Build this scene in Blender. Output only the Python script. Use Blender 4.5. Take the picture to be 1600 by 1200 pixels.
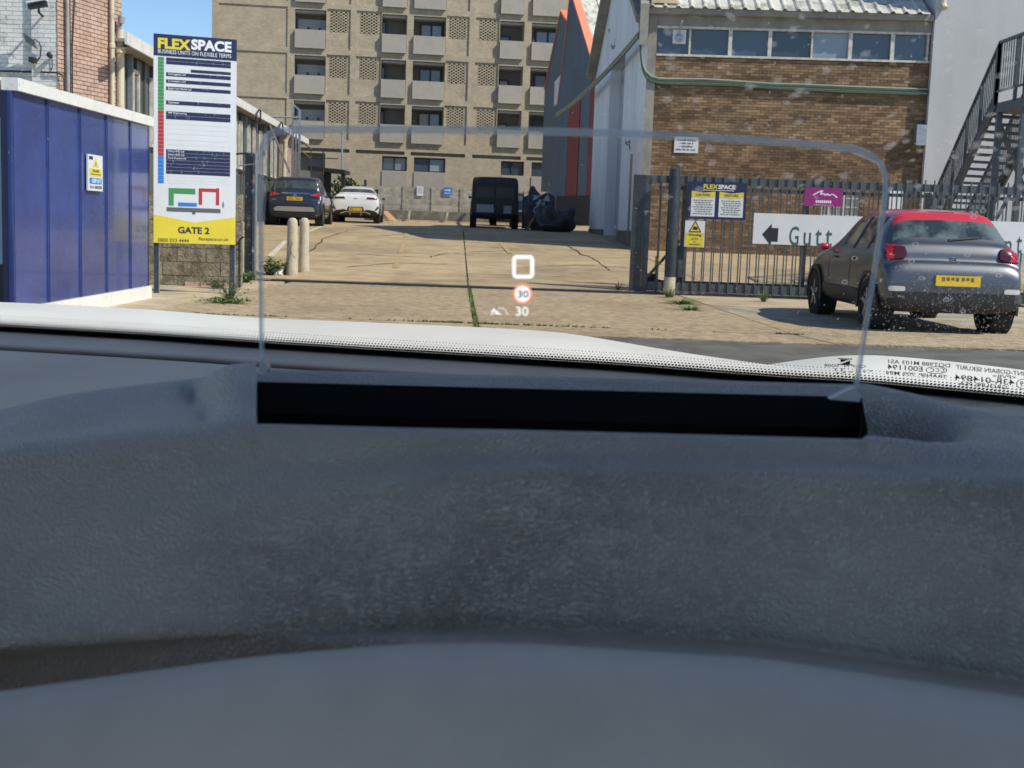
import bpy, bmesh, math, random
import numpy as np
from mathutils import Vector as V, Matrix
from mathutils.bvhtree import BVHTree

random.seed(7)
R_ = math.radians
scene = bpy.context.scene
for o in list(bpy.data.objects):
    bpy.data.objects.remove(o)

# ------------------------------------------------------------------ camera, sky, sun, exposure
FPX, PITCH, ROLL = 2000.0, 7.15, 2.0
CAM = V((0, 0, 1.15))
_p, _r = R_(PITCH), R_(ROLL)
FWD = V((0, math.cos(_p), -math.sin(_p)))
_u0, _r0 = V((0, math.sin(_p), math.cos(_p))), V((1, 0, 0))
RT = math.cos(_r) * _r0 + math.sin(_r) * _u0
UP = math.cos(_r) * _u0 - math.sin(_r) * _r0
cd = bpy.data.cameras.new('camera')
cam = bpy.data.objects.new('camera', cd)
scene.collection.objects.link(cam)
cam.matrix_world = Matrix(((RT.x, UP.x, -FWD.x, CAM.x), (RT.y, UP.y, -FWD.y, CAM.y), (RT.z, UP.z, -FWD.z, CAM.z), (0, 0, 0, 1)))
cd.sensor_width = 36
cd.lens = 36 * FPX / 1600
cd.clip_start, cd.clip_end = 0.02, 900
cd.dof.use_dof = True
cd.dof.focus_distance = 2.2
cd.dof.aperture_fstop = 30
scene.camera = cam

SUN = V((0.645, -0.30, 0.72)).normalized()
world = bpy.data.worlds.new('World')
scene.world = world
world.use_nodes = True
wn = world.node_tree
bg = wn.nodes['Background']
sky = wn.nodes.new('ShaderNodeTexSky')
sky.sky_type = 'NISHITA'
sky.sun_disc = False
sky.sun_elevation = math.asin(SUN.z)
sky.sun_rotation = math.atan2(SUN.x, SUN.y)
sky.altitude = 1500
sky.air_density, sky.dust_density, sky.ozone_density = 1.0, 0.0, 4.0
wn.links.new(sky.outputs[0], bg.inputs[0])
bg.inputs[1].default_value = 0.135
sl = bpy.data.lights.new('sun', 'SUN')
sl.energy, sl.angle, sl.color = 4.2, R_(0.5), (1.0, 0.93, 0.82)
so = bpy.data.objects.new('sun', sl)
scene.collection.objects.link(so)
so.rotation_euler = SUN.to_track_quat('Z', 'Y').to_euler()
scene.view_settings.view_transform = 'Standard'
scene.view_settings.look = 'None'
scene.view_settings.gamma = 1
scene.view_settings.use_curve_mapping = False
scene.view_settings.exposure = 0.15
scene.render.engine = 'CYCLES'
scene.cycles.max_bounces = 10
scene.cycles.transparent_max_bounces = 24
scene.cycles.use_denoising = True

# ------------------------------------------------------------------ helpers
COL = scene.collection
WM = {}

def ray(px, py):
    return FWD + RT * ((px - 800) / FPX) - UP * ((py - 600) / FPX)

def P(px, py, Y):
    d = ray(px, py)
    return CAM + d * (Y / d.y)

class Frame:
    """A wall's own axes: u along it, n out of it, z up."""
    def __init__(s, o, xdir, flip=1):
        s.O = V((o[0], o[1], 0))
        s.X = V((xdir[0], xdir[1], 0)).normalized()
        s.N = V((s.X.y, -s.X.x, 0)) * flip
    def pt(s, u, n, z):
        return s.O + s.X * u + s.N * n + V((0, 0, z))
    def hit(s, px, py, n=0):
        d = ray(px, py)
        o = s.O + s.N * n
        t = (o - CAM).dot(s.N) / d.dot(s.N)
        q = CAM + d * t
        return (q - s.O).dot(s.X), q.z
    def shift(s, n):
        f = Frame(s.O + s.N * n, s.X)
        f.N = s.N
        return f

class MB:
    def __init__(s):
        s.v, s.f, s.m = [], [], []
    def poly(s, pts, m=0):
        i = len(s.v)
        s.v += [tuple(p) for p in pts]
        s.f.append(tuple(range(i, i + len(pts))))
        s.m.append(m)
        return s
    def hexa(s, c, m=0, skip=()):
        i = len(s.v)
        s.v += [tuple(p) for p in c]
        for k, q in enumerate(((0, 3, 2, 1), (4, 5, 6, 7), (0, 1, 5, 4), (1, 2, 6, 5), (2, 3, 7, 6), (3, 0, 4, 7))):
            if k in skip: continue
            s.f.append(tuple(i + a for a in q)); s.m.append(m)
        return s
    def fbox(s, fr, u0, u1, n0, n1, z0, z1, m=0):
        return s.hexa([fr.pt(u0, n0, z0), fr.pt(u1, n0, z0), fr.pt(u1, n1, z0), fr.pt(u0, n1, z0),
                       fr.pt(u0, n0, z1), fr.pt(u1, n0, z1), fr.pt(u1, n1, z1), fr.pt(u0, n1, z1)], m)
    def box(s, x0, x1, y0, y1, z0, z1, m=0):
        return s.hexa([(x0, y0, z0), (x1, y0, z0), (x1, y1, z0), (x0, y1, z0), (x0, y0, z1), (x1, y0, z1), (x1, y1, z1), (x0, y1, z1)], m)
    def bar(s, a, b, w, h=None, up=V((0, 0, 1)), m=0):
        a, b = V(a), V(b); h = h or w
        d = (b - a).normalized()
        if abs(d.dot(up)) > .98: up = V((0, 1, 0))
        x = d.cross(up).normalized() * (w / 2); y = x.cross(d).normalized() * (h / 2)
        return s.hexa([a - x - y, a + x - y, a + x + y, a - x + y, b - x - y, b + x - y, b + x + y, b - x + y], m)
    def tube(s, pts, r, seg=8, m=0, cap=True):
        pts = [V(p) for p in pts]
        rr = r if isinstance(r, (list, tuple)) else [r] * len(pts)
        rings = []
        ref = V((0, 0, 1))
        for k, p in enumerate(pts):
            d = (pts[min(k + 1, len(pts) - 1)] - pts[max(k - 1, 0)]).normalized()
            if abs(d.dot(ref)) > .97: ref = V((0.3, 1, 0)).normalized()
            x = d.cross(ref).normalized(); y = d.cross(x)
            i = len(s.v)
            for a in range(seg):
                t = 2 * math.pi * a / seg
                s.v.append(tuple(p + (x * math.cos(t) + y * math.sin(t)) * rr[k]))
            rings.append(i)
        for a, b in zip(rings, rings[1:]):
            for k in range(seg):
                s.f.append((a + k, a + (k + 1) % seg, b + (k + 1) % seg, b + k)); s.m.append(m)
        if cap:
            s.f.append(tuple(rings[0] + k for k in range(seg))[::-1]); s.m.append(m)
            s.f.append(tuple(rings[-1] + k for k in range(seg))); s.m.append(m)
        return s
    def lathe(s, c, axis, prof, seg=20, m=0):
        """prof: (radius, distance along axis) pairs."""
        c, axis = V(c), V(axis).normalized()
        x = axis.orthogonal().normalized(); y = axis.cross(x)
        rings = []
        for r, h in prof:
            i = len(s.v)
            for a in range(seg):
                t = 2 * math.pi * a / seg
                s.v.append(tuple(c + axis * h + (x * math.cos(t) + y * math.sin(t)) * r))
            rings.append(i)
        for a, b in zip(rings, rings[1:]):
            for k in range(seg):
                s.f.append((a + k, a + (k + 1) % seg, b + (k + 1) % seg, b + k)); s.m.append(m)
        s.f.append(tuple(rings[0] + k for k in range(seg))[::-1]); s.m.append(m)
        s.f.append(tuple(rings[-1] + k for k in range(seg))); s.m.append(m)
        return s
    def grid(s, rows, m=0, skip=None):
        i = len(s.v); n = len(rows[0])
        for r in rows: s.v += [tuple(p) for p in r]
        for a in range(len(rows) - 1):
            for b in range(n - 1):
                if skip and skip(a, b): continue
                s.f.append((i + a * n + b, i + a * n + b + 1, i + (a + 1) * n + b + 1, i + (a + 1) * n + b)); s.m.append(m)
        return s
    def build(s, name, mats, parent=None, smooth=False, kind=None, label=None, cat=None, group=None, fix=True, auto=None):
        me = bpy.data.meshes.new(name)
        inv = WM[parent.name].inverted() if parent else Matrix()
        me.from_pydata([tuple(inv @ V(p)) for p in s.v], [], s.f)
        mats = mats if isinstance(mats, (list, tuple)) else [mats]
        for mt in mats: me.materials.append(mt)
        if len(mats) > 1: me.polygons.foreach_set('material_index', s.m)
        if fix:
            bm = bmesh.new(); bm.from_mesh(me)
            if smooth: bmesh.ops.remove_doubles(bm, verts=bm.verts, dist=1e-5)
            bmesh.ops.recalc_face_normals(bm, faces=bm.faces)
            bm.to_mesh(me); bm.free()
        if smooth:
            me.polygons.foreach_set('use_smooth', [True] * len(me.polygons))
            if auto: me.set_sharp_from_angle(angle=R_(auto))
        me.update()
        return link(name, me, parent, kind, label, cat, group)

def link(name, me, parent=None, kind=None, label=None, cat=None, group=None, loc=None):
    o = bpy.data.objects.new(name, me)
    COL.objects.link(o)
    if parent: o.parent = parent
    WM[o.name] = WM[parent.name].copy() if parent else Matrix()
    if loc is not None:
        o.location = loc
        WM[o.name] = WM[o.name] @ Matrix.Translation(loc)
    tag(o, label, cat, group, kind)
    return o

def tag(o, label=None, cat=None, group=None, kind=None):
    for k, v in (('label', label), ('category', cat), ('group', group), ('kind', kind)):
        if v: o[k] = v
    return o

def thing(name, label, cat, loc, rz=0.0, group=None):
    o = bpy.data.objects.new(name, None)
    COL.objects.link(o)
    o.empty_display_size = .2
    o.location = loc
    o.rotation_euler = (0, 0, rz)
    WM[o.name] = Matrix.Translation(loc) @ Matrix.Rotation(rz, 4, 'Z')
    return tag(o, label, cat, group)

def copy_of(o, offset, parent=None):
    """another piece with the same mesh, offset in world axes"""
    c = o.copy()
    COL.objects.link(c)
    par = parent or o.parent
    c.parent = par
    base = WM[o.name]
    w = Matrix.Translation(V(offset)) @ base
    WM[c.name] = w
    loc = (WM[par.name].inverted() @ w) if par else w
    c.matrix_local = loc
    for ch in list(o.children):
        d = ch.copy(); COL.objects.link(d); d.parent = c
        WM[d.name] = Matrix.Translation(V(offset)) @ WM[ch.name]
    return c

# ------------------------------------------------------------------ materials
def mat(name, col, rough=.6, metal=0.0, var=0.0, scale=3.0, bump=0.0, bscale=40.0, col2=None, spec=.5, coat=0.0, island=0.0, objrand=0.0, detail=6, stretch=None, emit=None, w2=(.42, .62), speck=0.0, speck_scale=60, speck_col=(.05, .045, .04), stain=0.0, stain_scale=.35):
    m = bpy.data.materials.new(name)
    m.use_nodes = True
    nt = m.node_tree; N, L = nt.nodes, nt.links
    b = N['Principled BSDF']
    b.inputs['Roughness'].default_value = rough
    b.inputs['Metallic'].default_value = metal
    b.inputs['Specular IOR Level'].default_value = spec
    b.inputs['Coat Weight'].default_value = coat
    b.inputs['Coat Roughness'].default_value = .04
    c4 = (*col, 1)
    b.inputs['Base Color'].default_value = c4
    out = None
    tc = None
    def coords():
        nonlocal tc
        if tc is None:
            t = N.new('ShaderNodeTexCoord'); tc = t.outputs['Object']
            if stretch:
                mp = N.new('ShaderNodeMapping'); mp.inputs['Scale'].default_value = stretch
                L.new(tc, mp.inputs[0]); tc = mp.outputs[0]
        return tc
    if var or col2:
        nz = N.new('ShaderNodeTexNoise'); nz.inputs['Scale'].default_value = scale; nz.inputs['Detail'].default_value = detail; nz.inputs['Roughness'].default_value = .62
        L.new(coords(), nz.inputs['Vector'])
        mr = N.new('ShaderNodeMapRange'); mr.inputs['From Min'].default_value, mr.inputs['From Max'].default_value = w2
        L.new(nz.outputs[0], mr.inputs[0])
        mx = N.new('ShaderNodeMix'); mx.data_type = 'RGBA'
        L.new(mr.outputs[0], mx.inputs[0])
        cc = col2 or tuple(max(0, c * (1 - var)) for c in col)
        hi = col if col2 else tuple(min(1, c * (1 + var * .6)) for c in col)
        mx.inputs[6].default_value = (*hi, 1); mx.inputs[7].default_value = (*cc, 1)
        out = mx.outputs[2]
    def value(src, amount):
        nonlocal out
        mr = N.new('ShaderNodeMapRange'); mr.inputs['To Min'].default_value = 1 - amount; mr.inputs['To Max'].default_value = 1 + amount
        L.new(src, mr.inputs[0])
        h = N.new('ShaderNodeHueSaturation'); L.new(mr.outputs[0], h.inputs['Value'])
        if out: L.new(out, h.inputs['Color'])
        else: h.inputs['Color'].default_value = c4
        out = h.outputs[0]
    if island:
        g = N.new('ShaderNodeNewGeometry'); value(g.outputs['Random Per Island'], island)
    if objrand:
        g = N.new('ShaderNodeObjectInfo'); value(g.outputs['Random'], objrand)
    if speck:
        nz = N.new('ShaderNodeTexNoise'); nz.inputs['Scale'].default_value = speck_scale; nz.inputs['Detail'].default_value = 3
        L.new(coords(), nz.inputs['Vector'])
        mr = N.new('ShaderNodeMapRange'); mr.inputs['From Min'].default_value, mr.inputs['From Max'].default_value = .60, .70; mr.inputs['To Max'].default_value = speck
        L.new(nz.outputs[0], mr.inputs[0])
        mx = N.new('ShaderNodeMix'); mx.data_type = 'RGBA'; L.new(mr.outputs[0], mx.inputs[0])
        if out: L.new(out, mx.inputs[6])
        else: mx.inputs[6].default_value = c4
        mx.inputs[7].default_value = (*speck_col, 1)
        out = mx.outputs[2]
    if stain:
        nz = N.new('ShaderNodeTexNoise'); nz.inputs['Scale'].default_value = stain_scale; nz.inputs['Detail'].default_value = 7; nz.inputs['Roughness'].default_value = .68; nz.inputs['Distortion'].default_value = .6
        L.new(coords(), nz.inputs['Vector'])
        mr = N.new('ShaderNodeMapRange'); mr.inputs['From Min'].default_value, mr.inputs['From Max'].default_value = .47, .64; mr.inputs['To Min'].default_value = 1; mr.inputs['To Max'].default_value = 1 - stain
        L.new(nz.outputs[0], mr.inputs[0])
        h = N.new('ShaderNodeHueSaturation'); L.new(mr.outputs[0], h.inputs['Value'])
        if out: L.new(out, h.inputs['Color'])
        else: h.inputs['Color'].default_value = c4
        out = h.outputs[0]
    if out: L.new(out, b.inputs['Base Color'])
    if bump:
        nz = N.new('ShaderNodeTexNoise'); nz.inputs['Scale'].default_value = bscale; nz.inputs['Detail'].default_value = 5
        L.new(coords(), nz.inputs['Vector'])
        bp = N.new('ShaderNodeBump'); bp.inputs['Strength'].default_value = bump; bp.inputs['Distance'].default_value = .02
        L.new(nz.outputs[0], bp.inputs['Height']); L.new(bp.outputs[0], b.inputs['Normal'])
    if emit:
        b.inputs['Emission Color'].default_value = c4; b.inputs['Emission Strength'].default_value = emit
    return m

def clear_glass(name, col):
    m = bpy.data.materials.new(name); m.use_nodes = True
    N, L = m.node_tree.nodes, m.node_tree.links
    N.remove(N['Principled BSDF'])
    t = N.new('ShaderNodeBsdfTransparent'); t.inputs[0].default_value = (*col, 1)
    L.new(t.outputs[0], N['Material Output'].inputs[0])
    return m

def emissive(name, col, s):
    m = bpy.data.materials.new(name); m.use_nodes = True
    N, L = m.node_tree.nodes, m.node_tree.links
    N.remove(N['Principled BSDF'])
    t = N.new('ShaderNodeEmission'); t.inputs[0].default_value = (*col, 1); t.inputs[1].default_value = s
    L.new(t.outputs[0], N['Material Output'].inputs[0])
    return m

M = {}
M['concrete'] = mat('yard_concrete', (.47, .362, .215), .9, var=.16, scale=2.2, stain=.30, stain_scale=.30, bump=.35, bscale=30, detail=9, speck=.42, speck_scale=26, objrand=.08, speck_col=(.18, .135, .085))
M['apron'] = mat('apron_concrete', (.44, .34, .21), .92, var=.3, scale=7, stain=.22, stain_scale=.6, bump=.9, bscale=34, detail=9, speck=.7, speck_scale=22, speck_col=(.10, .075, .045))
M['pave'] = mat('pavement_concrete', (.50, .40, .26), .9, var=.2, scale=1.4, bump=.3, bscale=30, speck=.25, speck_scale=20, objrand=.06, speck_col=(.2, .16, .1))
M['paver'] = mat('pale_paving', (.38, .33, .24), .9, var=.25, scale=1.4, bump=.4, bscale=30, objrand=.07)
M['soil'] = mat('joint_soil', (.07, .055, .03), .95, var=.4, scale=8)
M['asphalt'] = mat('asphalt', (.135, .13, .11), .9, var=.25, scale=2, bump=.5, bscale=120, speck=.4, speck_scale=90, speck_col=(.25, .24, .21))
M['yellow_paint'] = mat('worn_yellow_paint', (.54, .385, .135), .8, col2=(.41, .315, .185), scale=7, w2=(.40, .56))
M['white_paint'] = mat('worn_white_paint', (.72, .68, .58), .8, col2=(.45, .37, .25), scale=7)
M['stock_brick'] = None
M['navy'] = mat('hoarding_blue', (.040, .066, .235), .22, var=.14, scale=1.3, objrand=.07, coat=.25, bump=.05, bscale=3, stain=.16, stain_scale=1.1, speck=.35, speck_scale=9, speck_col=(.10, .12, .22))
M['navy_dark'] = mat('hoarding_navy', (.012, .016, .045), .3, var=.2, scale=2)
M['white_sheet'] = mat('white_sheet', (.78, .77, .72), .5, var=.04, scale=3, speck=.5, speck_scale=28, speck_col=(.35, .33, .3))
M['white_mas'] = mat('white_painted_brick', (.74, .75, .73), .75, island=.05, var=.12, scale=1.5, bump=.3, bscale=25, speck=.55, speck_scale=5, speck_col=(.30, .27, .24))
M['white_mortar'] = mat('white_mortar', (.50, .51, .50), .9)
M['pink_brick'] = mat('pink_brick', (.50, .345, .27), .85, island=.10, var=.12, scale=4, bump=.3, bscale=40)
M['dark_mortar'] = mat('dark_mortar', (.13, .085, .065), .95)
M['brown_brick'] = mat('brown_brick', (.19, .122, .072), .85, island=.40, stain=.42, stain_scale=.55, col2=(.31, .205, .115), scale=1.1, bump=.3, bscale=30, stretch=(.5, .5, 1.6), w2=(.38, .62), speck=.5, speck_scale=2.6, speck_col=(.11, .07, .045))
M['brown_mortar'] = mat('brown_mortar', (.17, .115, .065), .95, var=.2, scale=2)
M['block'] = mat('grey_block', (.27, .225, .155), .95, var=.4, scale=6, bump=1.0, bscale=30, objrand=.16, speck=.5, speck_scale=25, speck_col=(.09, .075, .05))
M['render_grey'] = mat('grey_render', (.30, .285, .25), .85, var=.2, scale=1.5, bump=.2)
M['white_wall'] = mat('white_rendered_wall', (.78, .80, .82), .7, var=.08, scale=.7, bump=.12, bscale=10, stretch=(1, 1, .35), speck=.25, speck_scale=2.2, speck_col=(.42, .43, .43))
M['stair_steel'] = mat('stair_grey_steel', (.075, .092, .105), .45, var=.2, scale=6)
M['grey_wall'] = mat('pale_grey_render', (.53, .535, .54), .75, var=.07, scale=.6, bump=.1, stretch=(1, 1, .35), stain=.10, stain_scale=.4)
M['apt_panel'] = mat('balcony_panel', (.40, .36, .305), .55, objrand=.04, var=.05, scale=2)
M['apt_inner'] = mat('balcony_soffit', (.46, .47, .49), .8)
M['apt_dark'] = mat('balcony_lining', (.20, .185, .165), .8)  # brick at the back of deep recesses, its shade put into the tone
M['win'] = mat('window_glass', (.05, .07, .095), .06, spec=.9, objrand=.3)
M['win_pale'] = mat('curtained_glass', (.22, .27, .32), .15, spec=.8, objrand=.2)
M['win_frame_dark'] = mat('dark_window_frame', (.035, .037, .042), .5)
M['win_frame_white'] = mat('white_window_frame', (.62, .58, .52), .6, var=.2, scale=6)
M['clad'] = mat('grey_green_cladding', (.10, .118, .108), .45, var=.3, scale=2, objrand=.18, stretch=(1, 1, .25))
M['clad_glass'] = mat('workshop_glass', (.075, .10, .095), .15, spec=.8, var=.3, scale=2, objrand=.3)
M['fascia'] = mat('white_fascia', (.70, .69, .65), .6, var=.1, scale=3)
M['cream_pipe'] = mat('cream_pipe', (.62, .57, .43), .55, col2=(.36, .26, .15), scale=9, w2=(.55, .72))
M['grey_pipe'] = mat('grey_pipe', (.34, .33, .32), .5, var=.15)
M['black'] = mat('black_plastic', (.02, .021, .023), .55)
M['rubber'] = mat('tyre_rubber', (.018, .018, .018), .85)
M['steel_dark'] = mat('dark_painted_steel', (.035, .045, .055), .35, var=.3, scale=8, speck=.5, speck_scale=18, speck_col=(.15, .12, .09))
M['steel_gate'] = mat('gate_grey_steel', (.085, .10, .11), .45, var=.25, scale=6)
M['galv'] = mat('galvanised_steel', (.42, .45, .47), .42, metal=.75, var=.15, scale=10)
M['rust_post'] = mat('peeling_black_post', (.028, .030, .038), .4, col2=(.17, .12, .09), scale=5, w2=(.56, .63), bump=.3, bscale=20, speck=.8, speck_scale=11, speck_col=(.22, .33, .42))
M['bollard'] = mat('cream_bollard', (.54, .48, .36), .7, var=.12, scale=6, bump=.15, speck=.5, speck_scale=16, speck_col=(.28, .24, .18))
M['chrome'] = mat('chrome', (.7, .7, .7), .15, metal=1)
M['alloy'] = mat('wheel_alloy', (.30, .31, .32), .35, metal=.8)
M['orange'] = mat('orange_bargeboard', (.80, .235, .13), .6, var=.05)
M['blue_clad'] = mat('blue_grey_cladding', (.085, .135, .19), .5, var=.12, scale=1, stretch=(1, 1, .3))
M['red_clad'] = mat('dark_red_cladding', (.24, .030, .038), .5, var=.1, scale=1)
M['roof_sheet'] = mat('weathered_roof_sheet', (.62, .61, .54), .85, col2=(.30, .29, .24), scale=2.2, objrand=.12, bump=.4, bscale=14, w2=(.45, .62), speck=.4, speck_scale=6, speck_col=(.16, .15, .12))
M['wall_panel'] = mat('concrete_fence_panel', (.37, .35, .29), .9, var=.25, scale=3, objrand=.14, bump=.4, stretch=(1, 1, 2))
M['wall_base'] = mat('stained_concrete_base', (.16, .15, .12), .95, col2=(.27, .25, .20), scale=2.5, bump=.5, w2=(.45, .7))
M['card'] = mat('cardboard', (.56, .33, .15), .85, var=.1, scale=3)
M['cable_green'] = mat('green_cable', (.05, .11, .07), .5)
M['cable_grey'] = mat('grey_cable', (.38, .40, .33), .5)
M['cable_black'] = mat('black_cable', (.02, .02, .022), .5)
M['leaf'] = mat('weed_leaf', (.12, .19, .045), .6, island=.4)
M['leaf_dry'] = mat('grey_green_leaf', (.10, .125, .055), .7, island=.4)
M['leaf_bush'] = mat('bush_leaf', (.055, .085, .025), .6, island=.45)
M['sign_white'] = mat('sign_white', (.74, .76, .78), .35, var=.03)
M['sign_navy'] = mat('sign_navy', (.022, .027, .085), .35, var=.1, scale=12)
M['sign_yellow'] = mat('sign_yellow', (.78, .64, .055), .4, var=.04)
M['ink'] = mat('sign_ink', (.025, .028, .035), .5)
M['ink_grey'] = mat('sign_grey_ink', (.12, .125, .14), .5)
M['sign_green'] = mat('sign_green', (.06, .30, .09), .4)
M['sign_red'] = mat('sign_red', (.48, .04, .05), .4)
M['sign_blue'] = mat('sign_blue', (.03, .22, .66), .4)
M['sign_purple'] = mat('sign_purple', (.30, .025, .20), .45, var=.05)
M['sign_white_text'] = mat('sign_white_text', (.85, .86, .88), .4)
M['ink_green'] = mat('dark_green_ink', (.05, .12, .13), .5)
M['plate_yellow'] = mat('plate_yellow', (.80, .52, .03), .35)
M['light_red'] = mat('tail_light_red', (.42, .012, .022), .12, coat=.5)
M['light_dark'] = mat('tail_light_smoked', (.07, .012, .016), .12, coat=.5)
M['light_clear'] = mat('reflector_clear', (.6, .58, .55), .2)
M['tarp'] = mat('crumpled_tarpaulin', (.05, .056, .064), .75, var=.5, scale=4, bump=.8, bscale=6)
M['wood'] = mat('weathered_wood', (.20, .12, .07), .8, var=.3, scale=8)
M['van_dark'] = mat('dark_reflection_sheet', (.018, .022, .028), .6, var=.2, scale=4)  # near-black tone standing for a reflection over the shed's foot
M['haul'] = mat('black_refuse_sack', (.028, .031, .036), .5, bump=.8, bscale=9)

def brick_texture(name, c1, c2, mortar, bw, bh, ms):
    m = mat(name, c1, .9, bump=0)
    N, L = m.node_tree.nodes, m.node_tree.links
    b = N['Principled BSDF']
    tc = N.new('ShaderNodeTexCoord')
    sx = N.new('ShaderNodeSeparateXYZ'); L.new(tc.outputs['Object'], sx.inputs[0])
    cb = N.new('ShaderNodeCombineXYZ'); L.new(sx.outputs[0], cb.inputs[0]); L.new(sx.outputs[2], cb.inputs[1])
    bt = N.new('ShaderNodeTexBrick')
    bt.inputs['Scale'].default_value = 1
    bt.inputs['Brick Width'].default_value = bw; bt.inputs['Row Height'].default_value = bh; bt.inputs['Mortar Size'].default_value = ms
    bt.inputs['Color1'].default_value = (*c1, 1); bt.inputs['Color2'].default_value = (*c2, 1); bt.inputs['Mortar'].default_value = (*mortar, 1)
    L.new(cb.outputs[0], bt.inputs['Vector'])
    nz = N.new('ShaderNodeTexNoise'); nz.inputs['Scale'].default_value = 1.3; nz.inputs['Detail'].default_value = 8; nz.inputs['Roughness'].default_value = .7
    L.new(tc.outputs['Object'], nz.inputs['Vector'])
    mr = N.new('ShaderNodeMapRange'); mr.inputs['From Min'].default_value = .3; mr.inputs['From Max'].default_value = .7; mr.inputs['To Min'].default_value = .82; mr.inputs['To Max'].default_value = 1.16
    L.new(nz.outputs[0], mr.inputs[0])
    h = N.new('ShaderNodeHueSaturation'); L.new(mr.outputs[0], h.inputs['Value']); L.new(bt.outputs[0], h.inputs['Color'])
    L.new(h.outputs[0], b.inputs['Base Color'])
    bp = N.new('ShaderNodeBump'); bp.inputs['Strength'].default_value = .5; bp.inputs['Distance'].default_value = .01; bp.invert = True
    L.new(bt.outputs['Fac'], bp.inputs['Height']); L.new(bp.outputs[0], b.inputs['Normal'])
    return m
M['stock_brick'] = brick_texture('yellow_stock_brick', (.50, .415, .29), (.40, .335, .235), (.45, .38, .28), .225, .075, .010)

# ------------------------------------------------------------------ lettering
_tc = {}
def text_geo(s, bold=0.0):
    if (s, bold) in _tc: return _tc[(s, bold)]
    cu = bpy.data.curves.new('txt', 'FONT')
    cu.body = s; cu.size = 1; cu.offset = bold; cu.resolution_u = 3
    ob = bpy.data.objects.new('txt', cu)
    me = bpy.data.meshes.new_from_object(ob)
    vs = np.array([v.co[:2] for v in me.vertices]) if len(me.vertices) else np.zeros((1, 2))
    fs = [tuple(p.vertices) for p in me.polygons]
    bpy.data.objects.remove(ob); bpy.data.meshes.remove(me); bpy.data.curves.remove(cu)
    _tc[(s, bold)] = (vs, fs)
    return vs, fs

def text(mb, s, fmap, x0, x1, y0, y1, bold=0.0, m=0):
    """letters stretched to the box x0..x1, y0..y1 (bottom..top) of a surface; fmap(x, y) gives the point"""
    vs, fs = text_geo(s, bold)
    a, b = vs.min(0), vs.max(0)
    i = len(mb.v)
    for q in vs:
        t = (q - a) / np.maximum(b - a, 1e-6)
        mb.v.append(tuple(fmap(x0 + (x1 - x0) * t[0], y0 + (y1 - y0) * t[1])))
    for f in fs:
        mb.f.append(tuple(i + k for k in f)); mb.m.append(m)

def rect(mb, fmap, x0, x1, y0, y1, m=0):
    mb.poly([fmap(x0, y0), fmap(x1, y0), fmap(x1, y1), fmap(x0, y1)], m)

# ------------------------------------------------------------------ walls with openings
def wall_open(mb, fr, u0, u1, z0, z1, ops, m=0):
    """front face of a wall on frame fr with rectangular recesses ops: (u0,u1,z0,z1,depth,back material or None)"""
    us = sorted({u0, u1} | {x for o in ops for x in (o[0], o[1]) if u0 < x < u1})
    zs = sorted({z0, z1} | {x for o in ops for x in (o[2], o[3]) if z0 < x < z1})
    for a, b in zip(us, us[1:]):
        for c, d in zip(zs, zs[1:]):
            cu, cz = (a + b) / 2, (c + d) / 2
            if any(o[0] < cu < o[1] and o[2] < cz < o[3] for o in ops): continue
            mb.poly([fr.pt(a, 0, c), fr.pt(b, 0, c), fr.pt(b, 0, d), fr.pt(a, 0, d)], m)
    for o in ops:
        a, b, c, d, dep, back = o[:6]
        q = lambda u, n, z: fr.pt(u, n, z)
        mb.poly([q(a, 0, c), q(a, -dep, c), q(a, -dep, d), q(a, 0, d)], m)
        mb.poly([q(b, -dep, c), q(b, 0, c), q(b, 0, d), q(b, -dep, d)], m)
        mb.poly([q(a, -dep, d), q(b, -dep, d), q(b, 0, d), q(a, 0, d)], m)
        mb.poly([q(a, 0, c), q(b, 0, c), q(b, -dep, c), q(a, -dep, c)], m)
        if back is not None:
            mb.poly([q(a, -dep, c), q(b, -dep, c), q(b, -dep, d), q(a, -dep, d)], back)

def bricks(mb, fr, u0, u1, z0, z1, L=.225, H=.075, gap=.009, proud=.009, ops=()):
    k = 0; z = z0
    while z < z1 - .02:
        u = u0 - (L / 2 if k % 2 else 0)
        while u < u1 - .01:
            a, b = max(u, u0), min(u + L - gap, u1)
            c, d = z, min(z + H - gap, z1)
            if b - a > .03 and not any(o[0] - .02 < (a + b) / 2 < o[1] + .02 and o[2] < (c + d) / 2 < o[3] for o in ops):
                n = proud + random.uniform(-.003, .003)
                mb.hexa([fr.pt(a, -.01, c), fr.pt(b, -.01, c), fr.pt(b, n, c), fr.pt(a, n, c), fr.pt(a, -.01, d), fr.pt(b, -.01, d), fr.pt(b, n, d), fr.pt(a, n, d)], 0, skip=(4,) if False else ())
            u += L
        z += H; k += 1

def gz(y):
    """height of the yard: level at the gate, rising away from it"""
    if y < 22.55: return 0.0
    if y < 45: return .03 + (y - 22.55) * .036
    if y < 65: return .03 + 22.45 * .036 + (y - 45) * .0125
    return .03 + 22.45 * .036 + 20 * .0125

# ------------------------------------------------------------------ ground
YAX = V((-.055, 1, 0)).normalized(); XAX = V((YAX.y, -YAX.x, 0))
def yard_pt(t, Y, dz=0.0):
    """t metres right of the long weedy joint, at distance Y"""
    x = -.83 - .047 * (Y - 22.5) + t
    return V((x, Y, gz(Y) + dz))

rows = []
for Y in (22.62, 45, 65, 75, 120, 300, 600):
    rows.append([V((x, Y, gz(Y) - .03)) for x in (-300, -60, -20, 0, 20, 60, 300)])
rows0 = [[V((x, Y, -.09)) for x in (-300, -60, -20, 0, 20, 60, 300)] for Y in (-60, -10, 10, 22.62)]
MB().grid(rows0 + rows).build('ground', M['soil'], kind='structure')

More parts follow.
